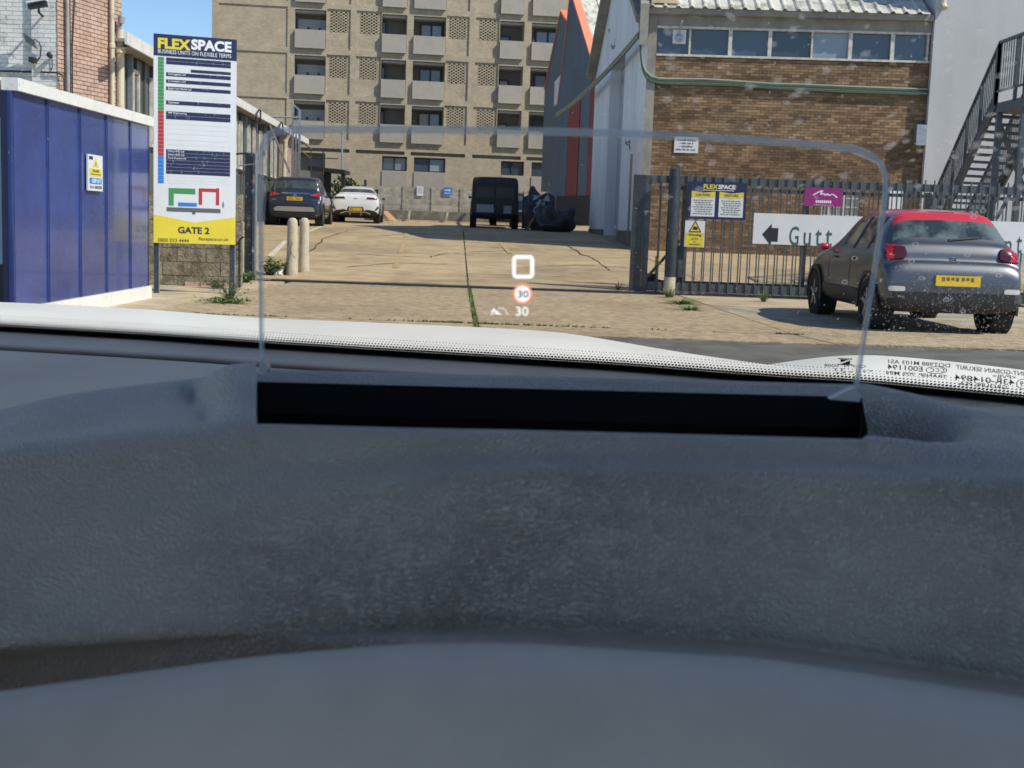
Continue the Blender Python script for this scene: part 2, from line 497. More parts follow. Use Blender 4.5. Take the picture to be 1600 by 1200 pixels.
yard = link('yard_paving', bpy.data.meshes.new('yard_paving'), kind='structure')
ycuts = [22.62, 25.3, 30.0, 34.9, 39.7, 45.0, 52, 58.5, 65, 74]
tcuts = [-13.5, -9.2, -4.65, 0, 4.6, 9.2, 14, 19]
for a, b in zip(ycuts, ycuts[1:]):
    for c, d in zip(tcuts, tcuts[1:]):
        g = .014 if b < 46 else .006
        off = [random.uniform(-.004, .004) for _ in range(2)]
        mb = MB()
        h_ = .006
        cs = [(c + g, a + h_), (d - g, a + h_), (d - g, b - h_), (c + g, b - h_)]
        mb.hexa([yard_pt(t, y, -.02) for t, y in cs] + [yard_pt(t, y, .012 + off[0]) for t, y in cs])
        mb.build('concrete_slab', M['concrete'], yard)

# forecourt between the road and the gate line
apron = link('forecourt', bpy.data.meshes.new('forecourt'), kind='structure')
def fslab(x0, x1, x2, x3, y0, y1, m, z=.0, z0=-.06):
    mb = MB()
    mb.hexa([V((x0, y0, z0)), V((x1, y0, z0)), V((x3, y1, z0)), V((x2, y1, z0)), V((x0, y0, z)), V((x1, y0, z)), V((x3, y1, z)), V((x2, y1, z))])
    return mb.build('forecourt_slab', m, apron)
jx = lambda Y: -.83 - .047 * (Y - 22.5) + .02
fslab(-4.15, jx(14.6) - .03, -3.9, jx(22.38) - .03, 14.62, 22.38, M['apron'])
fslab(jx(14.6) + .03, 3.2, jx(22.38) + .03, 2.85, 14.62, 22.38, M['apron'])
fslab(-4.15, jx(13.5) - .03, -4.15, jx(14.56) - .03, 13.5, 14.58, M['apron'])
fslab(jx(13.5) + .03, 3.4, jx(14.56) + .03, 3.2, 13.5, 14.58, M['apron'])
fslab(3.41, 16, 3.215, 16, 13.6, 14.6, M['apron'], .002)
fslab(3.212, 16, 3.106, 16, 14.61, 17.0, M['apron'], .002)
fslab(3.106, 16, 2.985, 16, 17.02, 19.6, M['paver'], .004)
fslab(2.985, 5.2, 2.865, 5.2, 19.62, 22.38, M['pave'], .008)
fslab(5.23, 8.2, 5.23, 8.2, 19.63, 22.38, M['pave'], .006)
fslab(8.23, 16, 8.23, 16, 19.63, 22.38, M['pave'], .008)
# light pavement along the hoarding
for a, b in ((13.5, 15.4), (15.43, 17.3), (17.33, 19.2), (19.23, 22.3)):
    fslab(-7, -4.18, -7, -4.18 + (.16 if a > 17 else 0), a, b, M['pave'], .006 + random.uniform(0, .004))
MB().poly([V((-60, -40, -.012)), V((60, -40, -.012)), V((60, 13.62, -.012)), V((-60, 13.46, -.012))]).build('road', M['asphalt'], kind='structure')
MB().box(-60, -7.0, 13.5, 22.3, -.06, -.004).build('pavement', M['pave'], kind='structure')

def crack(pts, w=.022, n=5):
    P_ = []
    for (p, q) in zip(pts, pts[1:]):
        for k in range(n): P_.append((p[0] + (q[0] - p[0]) * k / n, p[1] + (q[1] - p[1]) * k / n))
    P_.append(pts[-1])
    P_ = [(t + random.uniform(-.05, .05), Y + random.uniform(-.09, .09)) for t, Y in P_]
    mb = MB()
    for (a, b) in zip(P_, P_[1:]):
        d = V((b[0] - a[0], b[1] - a[1], 0)).normalized(); e = w * random.uniform(.5, 1.3)
        mb.poly([yard_pt(a[0] + d.y * e, a[1] - d.x * e, .019), yard_pt(b[0] + d.y * e, b[1] - d.x * e, .019), yard_pt(b[0] - d.y * e, b[1] + d.x * e, .019), yard_pt(a[0] - d.y * e, a[1] + d.x * e, .019)])
    mb.build('crack', M['soil'], yard, fix=False)

# painted marks and the sliding-gate rail
def stripe(name, t0, y0, t1, y1, w, m):
    a, b = yard_pt(t0, y0), yard_pt(t1, y1)
    d = (b - a); d.z = 0; n = V((d.y, -d.x, 0)).normalized() * w / 2
    k = max(1, int(abs(y1 - y0) / 2.4))
    mb = MB()
    for i in range(k):
        p0 = yard_pt(t0 + (t1 - t0) * i / k, y0 + (y1 - y0) * i / k, .0215)
        p1 = yard_pt(t0 + (t1 - t0) * (i + 1) / k, y0 + (y1 - y0) * (i + 1) / k, .0215)
        mb.poly([p0 - n, p0 + n, p1 + n, p1 - n])
    return mb.build(name, m, yard)
def gy(px, py):
    """where the line of sight through a point of the photograph meets the yard: distance and t"""
    d = ray(px, py); Y = 23.0
    for _ in range(60):
        t = Y / d.y
        z = CAM.z + d.z * t
        Y += max(-4, min(4, (z - gz(Y)) * 14))
        Y = min(max(Y, 10), 80)
    x = CAM.x + d.x * Y / d.y
    return x + .83 + .047 * (Y - 22.5), Y
def mark(name, p0, p1, w, m):
    a, b = gy(*p0), gy(*p1)
    return stripe(name, a[0], a[1], b[0], b[1], w, m)
for c_ in (((560, 398), (628, 402), (672, 403), (690, 398), (716, 397)), ((546, 418), (610, 413), (700, 414)), ((700, 385), (722, 385)), ((886, 385), (905, 396), (925, 404), (944, 417), (952, 424)), ((925, 403), (985, 405)),
           ((480, 400), (505, 375), (545, 360), (600, 357)), ((735, 395), (800, 392), (880, 394)), ((560, 372), (640, 366), (700, 368)), ((820, 420), (900, 415), (980, 419))):
    crack([gy(*p_) for p_ in c_])
mark('yellow_line', (638, 359), (633, 372), .12, M['yellow_paint'])
mark('yellow_line', (631, 378), (626, 396), .12, M['yellow_paint'])
mark('yellow_line', (624, 404), (618, 420), .12, M['yellow_paint'])
mark('yellow_line', (783, 381), (797, 397), .12, M['yellow_paint'])
mark('yellow_line', (776, 369), (781, 377), .12, M['yellow_paint'])
mark('white_line', (504, 354), (478, 364), .14, M['white_paint'])
mark('white_line', (447, 377), (422, 402), .14, M['white_paint'])
mark('white_line', (411, 370.5), (446, 370), .10, M['white_paint'])
mark('white_line', (484, 412), (505, 411), .10, M['white_paint'])
MB().box(-4.3, 15, 22.40, 22.46, -.06, .016).box(-4.3, 15, 22.55, 22.60, -.06, .03).box(-4.3, 15, 22.46, 22.55, -.06, -.03).build('gate_track', M['steel_dark'], label='dark steel floor rail of the sliding gate, set across the yard entrance', cat='gate rail')

# ------------------------------------------------------------------ plants
def blade_plant(mb, c, h, r, n, w, droop=.5, twig=True, up=.75, m=0):
    c = V(c)
    for _ in range(n):
        a = random.uniform(0, 2 * math.pi)
        lean = random.uniform(.05, 1) ** .8
        d = V((math.cos(a), math.sin(a), 0))
        base = c + d * random.uniform(0, r * .25)
        L = h * random.uniform(.45, 1.05)
        p = base; k = 4
        s = V((-d.y, d.x, 0))
        for i in range(k):
            t = (i + 1) / k
            q = base + d * (r * lean * t ** 1.3) + V((0, 0, L * t * (1 - droop * lean * t * .6)))
            if twig:
                for _j in range(2):
                    ww = w * random.uniform(.6, 1.3); aa = random.uniform(0, 6.28)
                    e = V((math.cos(aa), math.sin(aa), random.uniform(-.2, .7))).normalized() * ww * 2.0
                    sd = V((-e.y, e.x, 0)).normalized() * ww * .5
                    o = p.lerp(q, random.random())
                    mb.poly([o, o + e * .5 + sd, o + e, o + e * .5 - sd], m)
                mb.poly([p - s * w * .12, p + s * w * .12, q + s * w * .08, q - s * w * .08], m)
            else:
                w0, w1 = w * (1 - (i / k)), w * (1 - t) + .001
                mb.poly([p - s * w0 * .5, p + s * w0 * .5, q + s * w1 * .5, q - s * w1 * .5], m)
            p = q
def plant(name, label, c, h, r, n, w, m, twig=True, cat='plant', group=None):
    mb = MB(); blade_plant(mb, (0, 0, 0), h, r, n, w, twig=twig)
    o = mb.build(name, M[m], label=label, cat=cat, group=group, fix=False)
    o.location = c
    return o
def at_ground(px, py):
    d = ray(px, py); t = -CAM.z / d.z
    return CAM + d * t
p = at_ground(358, 471); plant('weed', 'tall wiry grey-green weed growing out of the pavement in front of the yellow sign', (p.x, p.y, 0), .42, .34, 60, .022, 'leaf_dry')
p = at_ground(352, 473); plant('weed', 'flat mat of green weed spreading round the foot of the tall wiry weed', (p.x, p.y, .005), .05, .42, 60, .03, 'leaf')
p = P(382, 437, 21.7); plant('weed', 'low leafy weeds between the yellow sign and the peeling black post', (p.x, p.y, .0), .22, .34, 60, .045, 'leaf')
p = P(358, 448, 20.3); plant('weed', 'spindly weed in front of the thin dark leg of the yellow sign', (p.x, p.y, .02), .50, .18, 16, .025, 'leaf_dry')
p = P(338, 447, 19.6); plant('weed', 'dry sprawling weed at the foot of the grey block wall', (p.x, p.y, .02), .18, .40, 40, .03, 'leaf_dry')
p = P(424, 432, 23.3); plant('weed', 'bushy green weed beside the cracked cream bollard', (p.x, p.y, gz(p.y)), .34, .24, 60, .05, 'leaf')
p = P(446, 430, 23.4); plant('weed', 'small bright weed tucked against the cracked cream bollard', (p.x, p.y, gz(p.y)), .32, .10, 22, .045, 'leaf')
p = P(1046, 463, 21.6); plant('grass_tuft', 'bright grass tuft at the foot of the round gate post', (p.x, p.y, .01), .26, .30, 70, .014, 'leaf', False, 'grass')
p = P(1064, 476, 19.9); plant('grass_tuft', 'long green grass strip along the edge of the pale pavement slab', (p.x, p.y, .01), .10, .62, 120, .02, 'leaf', False, 'grass')
p = P(1080, 487, 18.4); plant('grass_tuft', 'flat dark green tuft at the corner of the pale paving', (p.x, p.y, .01), .08, .40, 70, .025, 'leaf', False, 'grass')
p = P(1194, 470, 21.2); plant('grass_tuft', 'grass tuft under the gate near the small car', (p.x, p.y, .01), .27, .22, 60, .014, 'leaf', False, 'grass')
p = P(966, 449, 22.7); plant('grass_tuft', 'dry wispy tuft beside the thick end post of the gate', (p.x, p.y, gz(p.y)), .22, .20, 45, .010, 'leaf_dry', False, 'grass')
mb = MB()
for i in range(330):                                   # moss and grass living in the slab joints
    Y = random.uniform(14.0, 43) if i % 3 else random.uniform(14.0, 22.3)
    q = V((jx(Y), Y, .0)) if Y < 22.4 else yard_pt(0, Y)
    if 22.3 < Y < 22.7 or (25 < Y < 27 and random.random() < .6): continue
    blade_plant(mb, q + V((random.uniform(-.02, .02), 0, -.005)), .05 * random.uniform(.5, 1.3), .055, 5, .014, twig=False)
for i in range(150):
    x = -.4 + abs(random.gauss(0, 1)) * .5 * random.choice((-1, 1.7))
    blade_plant(mb, V((x, 14.6 + random.uniform(-.03, .03), 0)), .035, .05, 4, .016, twig=False)
for i in range(60):
    x = random.choice((random.uniform(-3.9, -2.6), random.uniform(3.0, 3.3)))
    blade_plant(mb, V((x, 14.6, 0)), .03, .05, 4, .016, twig=False)
mb.build('joint_grass', M['leaf'], kind='stuff', fix=False)
mb = MB()
for i in range(500):                                   # loose grit and crumbs on the forecourt and yard
    Y = random.uniform(14, 44); x = random.uniform(-4, 4)
    s = random.uniform(.005, .016); z = gz(Y) + (.012 if Y > 22.6 else 0)
    a = random.uniform(0, 3)
    q = [V((x + s * math.cos(a + k * 2.1), Y + s * math.sin(a + k * 2.1), z)) for k in range(3)]
    top = V((x, Y, z + s * .8))
    for k in range(3): mb.poly([q[k], q[(k + 1) % 3], top])
mb.build('grit', M['concrete'], kind='stuff', fix=False)
p = P(430, 430, 23.2)
mb = MB()
for k in range(14):
    c = p + V((random.uniform(-.08, .08), random.uniform(-.05, .05), random.uniform(.0, .16)))
    mb.poly([c + V((random.uniform(-.09, .09), random.uniform(-.05, .05), random.uniform(-.05, .09))) for _ in range(3)])
tag(mb.build('litter_bag', M['sign_white_text'], fix=False), 'crumpled white litter bag caught in the weed by the bollards', 'litter')

# ------------------------------------------------------------------ apartment block across the yard
A = Frame(P(600, 349, 84), (math.cos(R_(8.4)), math.sin(R_(8.4))))
u_of = lambda px, py=60: A.hit(px, py)[0]
z_of = lambda px, py: A.hit(px, py)[1]
apt = thing('apartment_building', 'yellow brick apartment block with rows of pale balcony fronts behind the yard wall', 'building', A.pt(u_of(331), 0, 1.0), R_(8.4))
FL = z_of(596, 21.5) - z_of(596, 92.6)
ZT = z_of(596, 21.5)                    # top of the opening of the upper full row
ZP = z_of(596, 53); ZB = z_of(596, 81)  # top and bottom of its balcony front
cols = [(460.6, 509.4), (596.6, 635.6), (646, 696.6), (781, 819), (830.5, 881)]
lat = [(511, 547.5, 515.5, 543), (557, 596, 563, 591), (697.5, 733, 701.5, 728.5), (743, 780, 749, 776)]
UL, UR = u_of(331), u_of(1040)
ops, inner = [], []
for k in range(-4, 3):
    dz = -FL * k
    for j, (a, b) in enumerate(cols):
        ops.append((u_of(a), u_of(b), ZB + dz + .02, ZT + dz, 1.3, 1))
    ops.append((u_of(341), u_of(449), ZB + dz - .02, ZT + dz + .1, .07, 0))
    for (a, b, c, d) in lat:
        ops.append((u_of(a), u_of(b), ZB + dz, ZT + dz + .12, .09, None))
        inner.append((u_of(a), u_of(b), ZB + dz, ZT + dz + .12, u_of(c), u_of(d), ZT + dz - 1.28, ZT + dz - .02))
G = [(a, b) for a, b in ((597, 636), (647, 696), (783, 819), (831, 881), (912, 960))]
zg1, zg0 = z_of(596, 243.5), z_of(596, 266)
zl1, zl0 = z_of(600, 235.5), z_of(600, 241)
for a, b in G: ops.append((u_of(a, 250), u_of(b, 250), zg0, zg1, .35, None))
for a, b in ((455, 546), (556, 632), (642, 727), (738, 814), (823, 900)):
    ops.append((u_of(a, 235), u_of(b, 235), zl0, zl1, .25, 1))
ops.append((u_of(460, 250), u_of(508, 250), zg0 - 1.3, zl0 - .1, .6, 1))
mb = MB()
wall_open(mb, A, UL, UR, -1, ZT + 9.5, ops, 0)
for (a, b, z0, z1, c, d, e, f) in inner:
    wall_open(mb, A.shift(-.09), a, b, z0, z1, [(c, d, e, f, .3, 1)], 0)
mb.poly([A.pt(UL, 0, -1), A.pt(UL, -14, -1), A.pt(UL, -14, ZT + 9.5), A.pt(UL, 0, ZT + 9.5)])
mb.poly([A.pt(UL, -14, -1), A.pt(UR, -14, -1), A.pt(UR, -14, ZT + 9.5), A.pt(UL, -14, ZT + 9.5)])
mb.poly([A.pt(UL, 0, ZT + 9.5), A.pt(UR, 0, ZT + 9.5), A.pt(UR, -14, ZT + 9.5), A.pt(UL, -14, ZT + 9.5)])
mb.poly([A.pt(UR, 0, -1), A.pt(UR, -14, -1), A.pt(UR, -14, ZT + 9.5), A.pt(UR, 0, ZT + 9.5)])
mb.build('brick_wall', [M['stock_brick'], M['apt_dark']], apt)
# balcony fronts, copied floor by floor
def floors(o, ks=range(-1, 3)):
    for k in ks:
        if k: copy_of(o, (0, 0, -FL * k))
for j, (a, b) in enumerate(cols):
    ua, ub = u_of(a), u_of(b)
    mb = MB()
    mb.fbox(A, ua + .03, ub - .03, -.06, .18, ZB, ZP)
    mb.fbox(A, ua + .0, ub - .0, .182, .20, ZB - .03, ZB + .03).fbox(A, ua, ua + .045, .182, .198, ZB + .032, ZP)
    floors(mb.build('balcony_front', M['apt_panel'], apt))
    floors(MB().fbox(A, ua + .02, ub - .02, -1.28, -.30, ZT - .16, ZT - .02).build('balcony_ceiling', M['apt_inner'], apt))
    if j == 0:
        floors(MB().fbox(A, ua + .15, ub - .02, -1.25, -1.1, ZP - .2, ZT - .45).build('balcony_back_panel', M['apt_inner'], apt))
        for q in (.42, .78):
            floors(MB().fbox(A, ua + (ub - ua) * q - .06, ua + (ub - ua) * q + .06, -1.1, -1.0, ZP + .16, ZP + .30).build('wall_lamp', M['black'], apt))
        continue
    w = ub - ua
    for (f0, f1, pal) in ({1: ((.02, .20, 1),), 2: ((.24, .94, 0),), 3: ((.08, .52, 0),), 4: ((.20, .98, 0),)}[j]):
        c, d = ua + w * f0, ua + w * f1
        ztop = ZT - .30 if j != 3 else ZT - .75
        fr_ = MB()
        for x in (c, d - .09): fr_.fbox(A, x, x + .09, -1.22, -1.10, ZB + .1, ztop)
        fr_.fbox(A, c + .09, d - .09, -1.22, -1.10, ztop - .10, ztop)
        if j in (2, 4): fr_.fbox(A, (c + d) / 2 - .06, (c + d) / 2 + .06, -1.215, -1.12, ZB + .1, ztop - .10)
        wo = fr_.build('balcony_door', M['win_frame_dark'], apt)
        parts = ((c + .09, (c + d) / 2 - .06), ((c + d) / 2 + .06, d - .09)) if j in (2, 4) else ((c + .09, d - .09),)
        for (e, f) in parts:
            MB().fbox(A, e, f, -1.2, -1.17, ZB + .1, ztop - .1).build('pane', M['win_pale'] if not pal else M['sign_white'], wo)
        floors(wo)
# pierced brick screens
for (a, b, c, d) in lat:
    c, d = u_of(c), u_of(d); e, f = ZT - 1.28, ZT - .02
    mb = MB(); nr = 14; rh = (f - e) / nr; w = (d - c)
    for r in range(nr):
        hs_ = [c + w * (q + (.12 if r % 2 else .62)) / 3.75 for q in range(-1, 5)]
        for p0_, p1_ in zip(hs_, hs_[1:]):
            a_, b_ = max(c, p0_ + .125), min(d, p1_)
            if b_ - a_ > .02: mb.fbox(A, a_, b_, -.20, -.075, e + r * rh + .002, e + (r + 1) * rh - .002)
    o = mb.build('pierced_brick_screen', M['stock_brick'], apt, kind='stuff')
    floors(o)
for a, b in G:
    c, d = u_of(a, 250), u_of(b, 250)
    fr_ = MB()
    for x in (c, (c + d) / 2 - .05, d - .1): fr_.fbox(A, x, x + .1, -.3, -.2, zg0, zg1)
    fr_.fbox(A, c + .1, d - .1, -.3, -.21, zg1 - .1, zg1).fbox(A, c + .1, d - .1, -.3, -.21, zg0, zg0 + .08)
    wo = fr_.build('window', M['win_frame_dark'], apt)
    MB().fbox(A, c + .1, (c + d) / 2 - .05, -.28, -.25, zg0 + .08, zg1 - .1).build('pane', M['win'], wo)
    MB().fbox(A, (c + d) / 2 + .05, d - .1, -.28, -.25, zg0 + .08, zg1 - .1).build('pane', M['win_pale'] if a in (647, 597) else M['win'], wo)
    MB().fbox(A, c, d, .003, .06, zg0 - 1.4, zg0 - .03).build('window_apron', M['apt_panel'], apt)

# ------------------------------------------------------------------ concrete panel wall at the end of the yard
BW = Frame(P(585, 340, 64), (1, 0.01))
bwall = thing('panel_wall', 'weathered grey concrete panel wall at the far end of the yard', 'wall', BW.pt(0, 0, gz(64)))
ub = [BW.hit(x, 300)[0] for x in (586, 631.5, 676.5, 721.5, 766, 811, 856)]
zt = BW.hit(640, 292)[1]; zb = BW.hit(640, 329)[1]; z00 = gz(64) - .1
MB().fbox(BW, ub[0], ub[-1], -.12, .08, z00, zb).build('base_wall', M['wall_base'], bwall)
hs = [zb + .003, zb + (zt - zb) * .25, zb + (zt - zb) * .47, zb + (zt - zb) * .68, zt]
for a, b in zip(ub, ub[1:]):
    MB().fbox(BW, a - .07, a + .07, -.11, .075, zb + .002, zt + .02).build('post', M['wall_panel'], bwall)
    for c, d in zip(hs, hs[1:]):
        MB().fbox(BW, a + .08, b - .08, -.04, .02 + random.uniform(0, .02), c + .006, d - .006).build('panel', M['wall_panel'], bwall)
def flat_sign(name, fr, u0, u1, z0, z1, n, m, label, cat='sign', th=.02, group=None):
    t = thing(name, label, cat, fr.pt((u0 + u1) / 2, n, z0), math.atan2(fr.X.y, fr.X.x), group)
    MB().fbox(fr, u0, u1, n, n + th, z0, z1).build('board', m, t)
    W, H = u1 - u0, z1 - z0
    return t, (lambda x, y, k=1: fr.pt(u0 + W * x, n + th + .002 * k, z0 + H * y))
def bw_rect(x0, x1, y0, y1):
    a = BW.hit(x0, (y0 + y1) / 2); b = BW.hit(x1, (y0 + y1) / 2)
    return a[0], b[0], BW.hit((x0 + x1) / 2, y1)[1], BW.hit((x0 + x1) / 2, y0)[1]
u0, u1, z0, z1 = bw_rect(651.5, 661.5, 291, 306)
t, fm = flat_sign('notice', BW, u0, u1, z0, z1, .08, M['sign_white'], 'small white paper notice fixed to the concrete panel wall', 'notice')
mb = MB()
for k in range(8): rect(mb, fm, .2, .85 - .2 * (k % 3 == 1), .85 - k * .09, .875 - k * .09)
mb.build('lettering', M['ink_grey'], t, kind='stuff')
u0, u1, z0, z1 = bw_rect(693, 706.5, 293, 304.5)
t, fm = flat_sign('way_out_sign', BW, u0, u1, z0, z1, .08, M['sign_blue'], 'blue sign with a white arrow fixed to the concrete panel wall', 'sign')
mb = MB()
rect(mb, fm, .14, .66, .56, .68)
mb.poly([fm(.62, .42), fm(.88, .62), fm(.62, .84), fm(.70, .62)])
text(mb, 'WAY OUT', fm, .15, .85, .12, .32, .02)
mb.build('lettering', M['sign_white_text'], t)
# verge kerb before the wall
MB().box(-7.4, 4, 62.2, 63.8, gz(62.2) - .1, gz(62.2) + .10).build('verge_kerb', M['pave'], kind='structure')

# ------------------------------------------------------------------ long workshop on the left with white eaves
LD = V((-.055, 1, 0)).normalized()
LW = Frame((-7.66, 25, 0), (LD.x, LD.y))          # normal towards the yard
lshop = thing('workshop_building', 'long low workshop with grey-green cladding, glazed strips and white eaves', 'building', LW.pt(0, 0, 0), math.atan2(LD.y, LD.x))
zE = 4.20
Lend = 29.5
mb = MB()
mb.fbox(LW, 0, Lend - 6.6, -8, -.05, -.2, zE)
mb.build('wall', M['clad'], lshop)
mb = MB(); mb.fbox(LW, -.35, Lend + .4, -8.4, .32, zE + .09, zE + .15).build('roof', M['render_grey'], lshop)
MB().fbox(LW, -1.1, Lend + .42, .32, .37, zE - .05, zE + .17).build('fascia', M['fascia'], lshop)
MB().fbox(LW, -.3, Lend + .3, -.04, .318, zE - .04, zE + .0).build('soffit', M['render_grey'], lshop)
MB().fbox(LW, .3, Lend - 6.6, -.05, .10, gz(30) - .4, .62 + .3).build('plinth', M['block'], lshop)
u = .55; k = 0
while u < Lend - 7:
    w = .52
    zs = (.95, 2.42, zE - .06)
    for a, b in zip(zs, zs[1:]):
        is_win = (k % 5 in (0, 3))
        if is_win and a > 1:
            fr_ = MB()
            for x in (u + .01, u + w - .06): fr_.fbox(LW, x, x + .05, .03, .09, a + .05, b - .25)
            fr_.fbox(LW, u + .06, u + w - .06, .031, .085, a + .05, a + .12).fbox(LW, u + .06, u + w - .06, .031, .085, b - .32, b - .25)
            wo = fr_.build('window', M['win_frame_white'], lshop)
            MB().fbox(LW, u + .06, u + w - .06, .035, .05, a + .12, b - .32).build('pane', M['clad_glass'], wo)
        else:
            MB().fbox(LW, u + .015, u + w - .015, -.04, .02 + .02 * (k % 3 == 0), a + .02, b - .02).build('cladding_panel', M['clad'] if k % 4 else M['clad_glass'], lshop)
    if k % 2 == 0:
        MB().fbox(LW, u - .03, u + .03, -.03, .07, .94, zE - .06).build('mullion', M['clad'] if k % 4 else M['galv'], lshop)
    MB().fbox(LW, u + .02, u + w - .02, -.02, .075, 2.39, 2.45).build('rail', M['win_frame_dark'], lshop)
    u += w; k += 1
# brick end of the workshop and its downpipe
mb = MB(); mb.fbox(LW, Lend - 6.55, Lend, -8, .04, .2, zE - .05).build('mortar_bed', M['dark_mortar'], lshop)
mb = MB(); bricks(mb, LW.shift(.04), Lend - 6.5, Lend - 2.2, 1.0, zE - .08); mb.build('brick', M['pink_brick'], lshop, kind='stuff')
MB().tube([LW.pt(Lend - 6.9, .42, zE - .1), LW.pt(Lend - 6.9, .30, zE - .35), LW.pt(Lend - 6.9, .22, 1.6), LW.pt(Lend - 6.9, .30, 1.0)], .085, 10).build('downpipe', M['cream_pipe'], lshop)
mb = MB(); a = LW.hit(421, 195, .3); b = LW.hit(446, 272, .5)
mb.tube([LW.pt(a[0], .3, a[1]), LW.pt(b[0] - 2, .9, b[1])], .035, 6)
mb.build('stay_pole', M['galv'], lshop)
for px, py, rr in ((402, 182, .30), (437, 203, .36)):      # loops of cable over the gutter
    a = LW.hit(px, py, .4)
    pts = [LW.pt(a[0] + rr * math.cos(t) * 1.5, .42 + .05 * math.sin(t), a[1] - .1 + rr * math.sin(t)) for t in [i * math.pi * 1.25 / 12 - .35 for i in range(13)]]
    MB().tube(pts, .028, 6).build('cable_loop', M['cable_black'], lshop)

# roof guard frame by the far end of the workshop
gp = [P(457, 272, 48), P(470, 272, 48)]
tw = thing('access_ladder', 'tall galvanised ladder frame standing beside the far end of the workshop', 'ladder', V((gp[0].x, gp[0].y, gz(48))))
x0, x1 = P(457.5, 210, 48).x, P(468, 210, 48).x
zt0, zt1 = P(457, 163, 48).z, P(468, 172, 48).z
for x, z in ((x0, zt0), (x1, zt1)):
    MB().box(x - .04, x + .04, 47.96, 48.04, gz(48), z).build('stile', M['galv'], tw)
xm = (x0 + x1) / 2
MB().box(xm - .025, xm + .025, 47.97, 48.03, gz(48) + 1.6, zt1 - .2).build('stile', M['galv'], tw)
for k in range(7):
    z = gz(48) + 1.5 + k * .36
    MB().box(x0 + .04, x1 - .04, 47.975, 48.02, z, z + .035).build('rung', M['galv'], tw)
MB().bar((x0, 48, zt0), (x1, 48, zt1), .06).build('top_rail', M['galv'], tw)
a = P(404, 182, 47)
MB().tube([a, P(470, 184, 48)], .03, 6).build('stay_bar', M['steel_gate'], tw)
hr = thing('walkway_railing', 'rusty pipe railing of the raised walkway behind the dark grey car', 'railing', P(468, 275, 55))
for (p0, p1) in (((468, 219), (487, 233)), ((466, 232), (485, 247))):
    MB().tube([P(p0[0], p0[1], 55), P(p1[0], p1[1], 56)], .03, 6).build('rail', M['wood'], hr)
for px in (486, 505): MB().tube([P(px, 234, 56), P(px, 276, 56)], .03, 6).build('rail_post', M['steel_dark'], hr)
for py in (233, 246): MB().tube([P(486, py, 56), P(528, py + 2, 56)], .025, 6).build('rail', M['steel_dark'], hr)

# pole lamp, canopy frame, bush, fence post behind the white car
lp = thing('lamp_post', 'slim grey pole lamp standing behind the white car', 'lamp post', P(534.5, 345, 60))
MB().tube([P(534.5, 345, 60), P(534.5, 209, 60)], [.06, .045], 8).build('pole', M['galv'], lp)
a = P(534, 208, 60)
MB().lathe(a + V((0, 0, -.06)), (0, 0, 1), [(.05, 0), (.09, .04), (.09, .12), (.03, .2)], 10).build('lamp_head', M['galv'], lp)
cf = thing('canopy_frame', 'black flat-topped metal canopy frame standing behind the two parked cars', 'canopy', P(510, 345, 58))
a, b = P(483, 262, 57.4), P(540, 268, 57.4)
MB().hexa([V((a.x, 57, a.z - .14)), V((b.x, 57, b.z - .1)), V((b.x, 59, b.z - .1)), V((a.x, 59, a.z - .14)), V((a.x, 57, a.z + .06)), V((b.x, 57, b.z + .06)), V((b.x, 59, b.z + .06)), V((a.x, 59, a.z + .06))]).build('roof', M['black'], cf)
for px, w in ((511.5, .15), (536, .08)):
    q = P(px, 300, 57.5)
    MB().box(q.x - w, q.x + w, 57.4, 57.6, gz(57.5), P(px, 266, 57.5).z).build('post', M['black'], cf)
MB().bar(P(536, 271, 57.5), P(540, 310, 57.5), .08).build('brace', M['black'], cf)
mb = MB()
for k in range(900):
    px, py = random.gauss(540, 17), random.uniform(272, 330)
    if py < 276 + abs(px - 535) * .55 + random.uniform(-4, 6): continue
    c = P(px, py, 60.6 + random.uniform(-.5, .5))
    e = V((random.uniform(-1, 1), random.uniform(-1, 1), random.uniform(-.4, 1))).normalized() * .17
    s_ = e.cross(V((random.random(), 1, .3))).normalized() * .06
    mb.poly([c, c + e * .5 + s_, c + e, c + e * .5 - s_])
tag(mb.build('bush', M['leaf_bush'], fix=False), 'dense green bush growing behind the white car', 'bush').location = (0, 0, 0)
MB().tube([P(571, 340, 61), P(571, 281, 61)], .07, 8).build('fence_post', M['steel_dark'], label='short dark fence post between the bush and the concrete panel wall', cat='post')
mb = MB().bar(P(586, 296, 62), P(583, 345, 62), .3, .1)
tag(mb.build('gate_leaf', M['black']), 'narrow dark gate leaf folded against the end of the concrete panel wall', 'gate')

# ------------------------------------------------------------------ white and pink brick building on the left
W1 = Frame((P(90, 60, 23).x, 23, 0), (1, 0))
bb = thing('brick_building', 'white painted brick building whose yard side is bare pink brick', 'building', W1.pt(0, 0, 0))
WZ = 7.2
MB().fbox(W1, -8, -.47, -3, -.10, -.1, WZ).fbox(W1, -.46, -.012, -1.4, -.012, -.1, WZ).build('mortar_bed', M['white_mortar'], bb)
mb = MB(); bricks(mb, W1.shift(-.10), -3.4, -.46, 2.0, 6.2); mb.build('brick', M['white_mas'], bb, kind='stuff')
mb = MB(); bricks(mb, W1.shift(-.012), -.46, 0, 2.0, 6.2); mb.build('brick', M['white_mas'], bb, kind='stuff')
PD = V((.265, 1, 0)).normalized()
PK = Frame(W1.O + V((.004, -.01, 0)), (PD.x, PD.y))
MB().fbox(PK, .02, 2.05, -1.0, -.012, -.1, WZ).build('mortar_bed', M['dark_mortar'], bb)
mb = MB(); bricks(mb, PK.shift(-.012), .0, 2.03, 1.8, 6.2, proud=.012, gap=.013); mb.build('brick', M['pink_brick'], bb, kind='stuff')
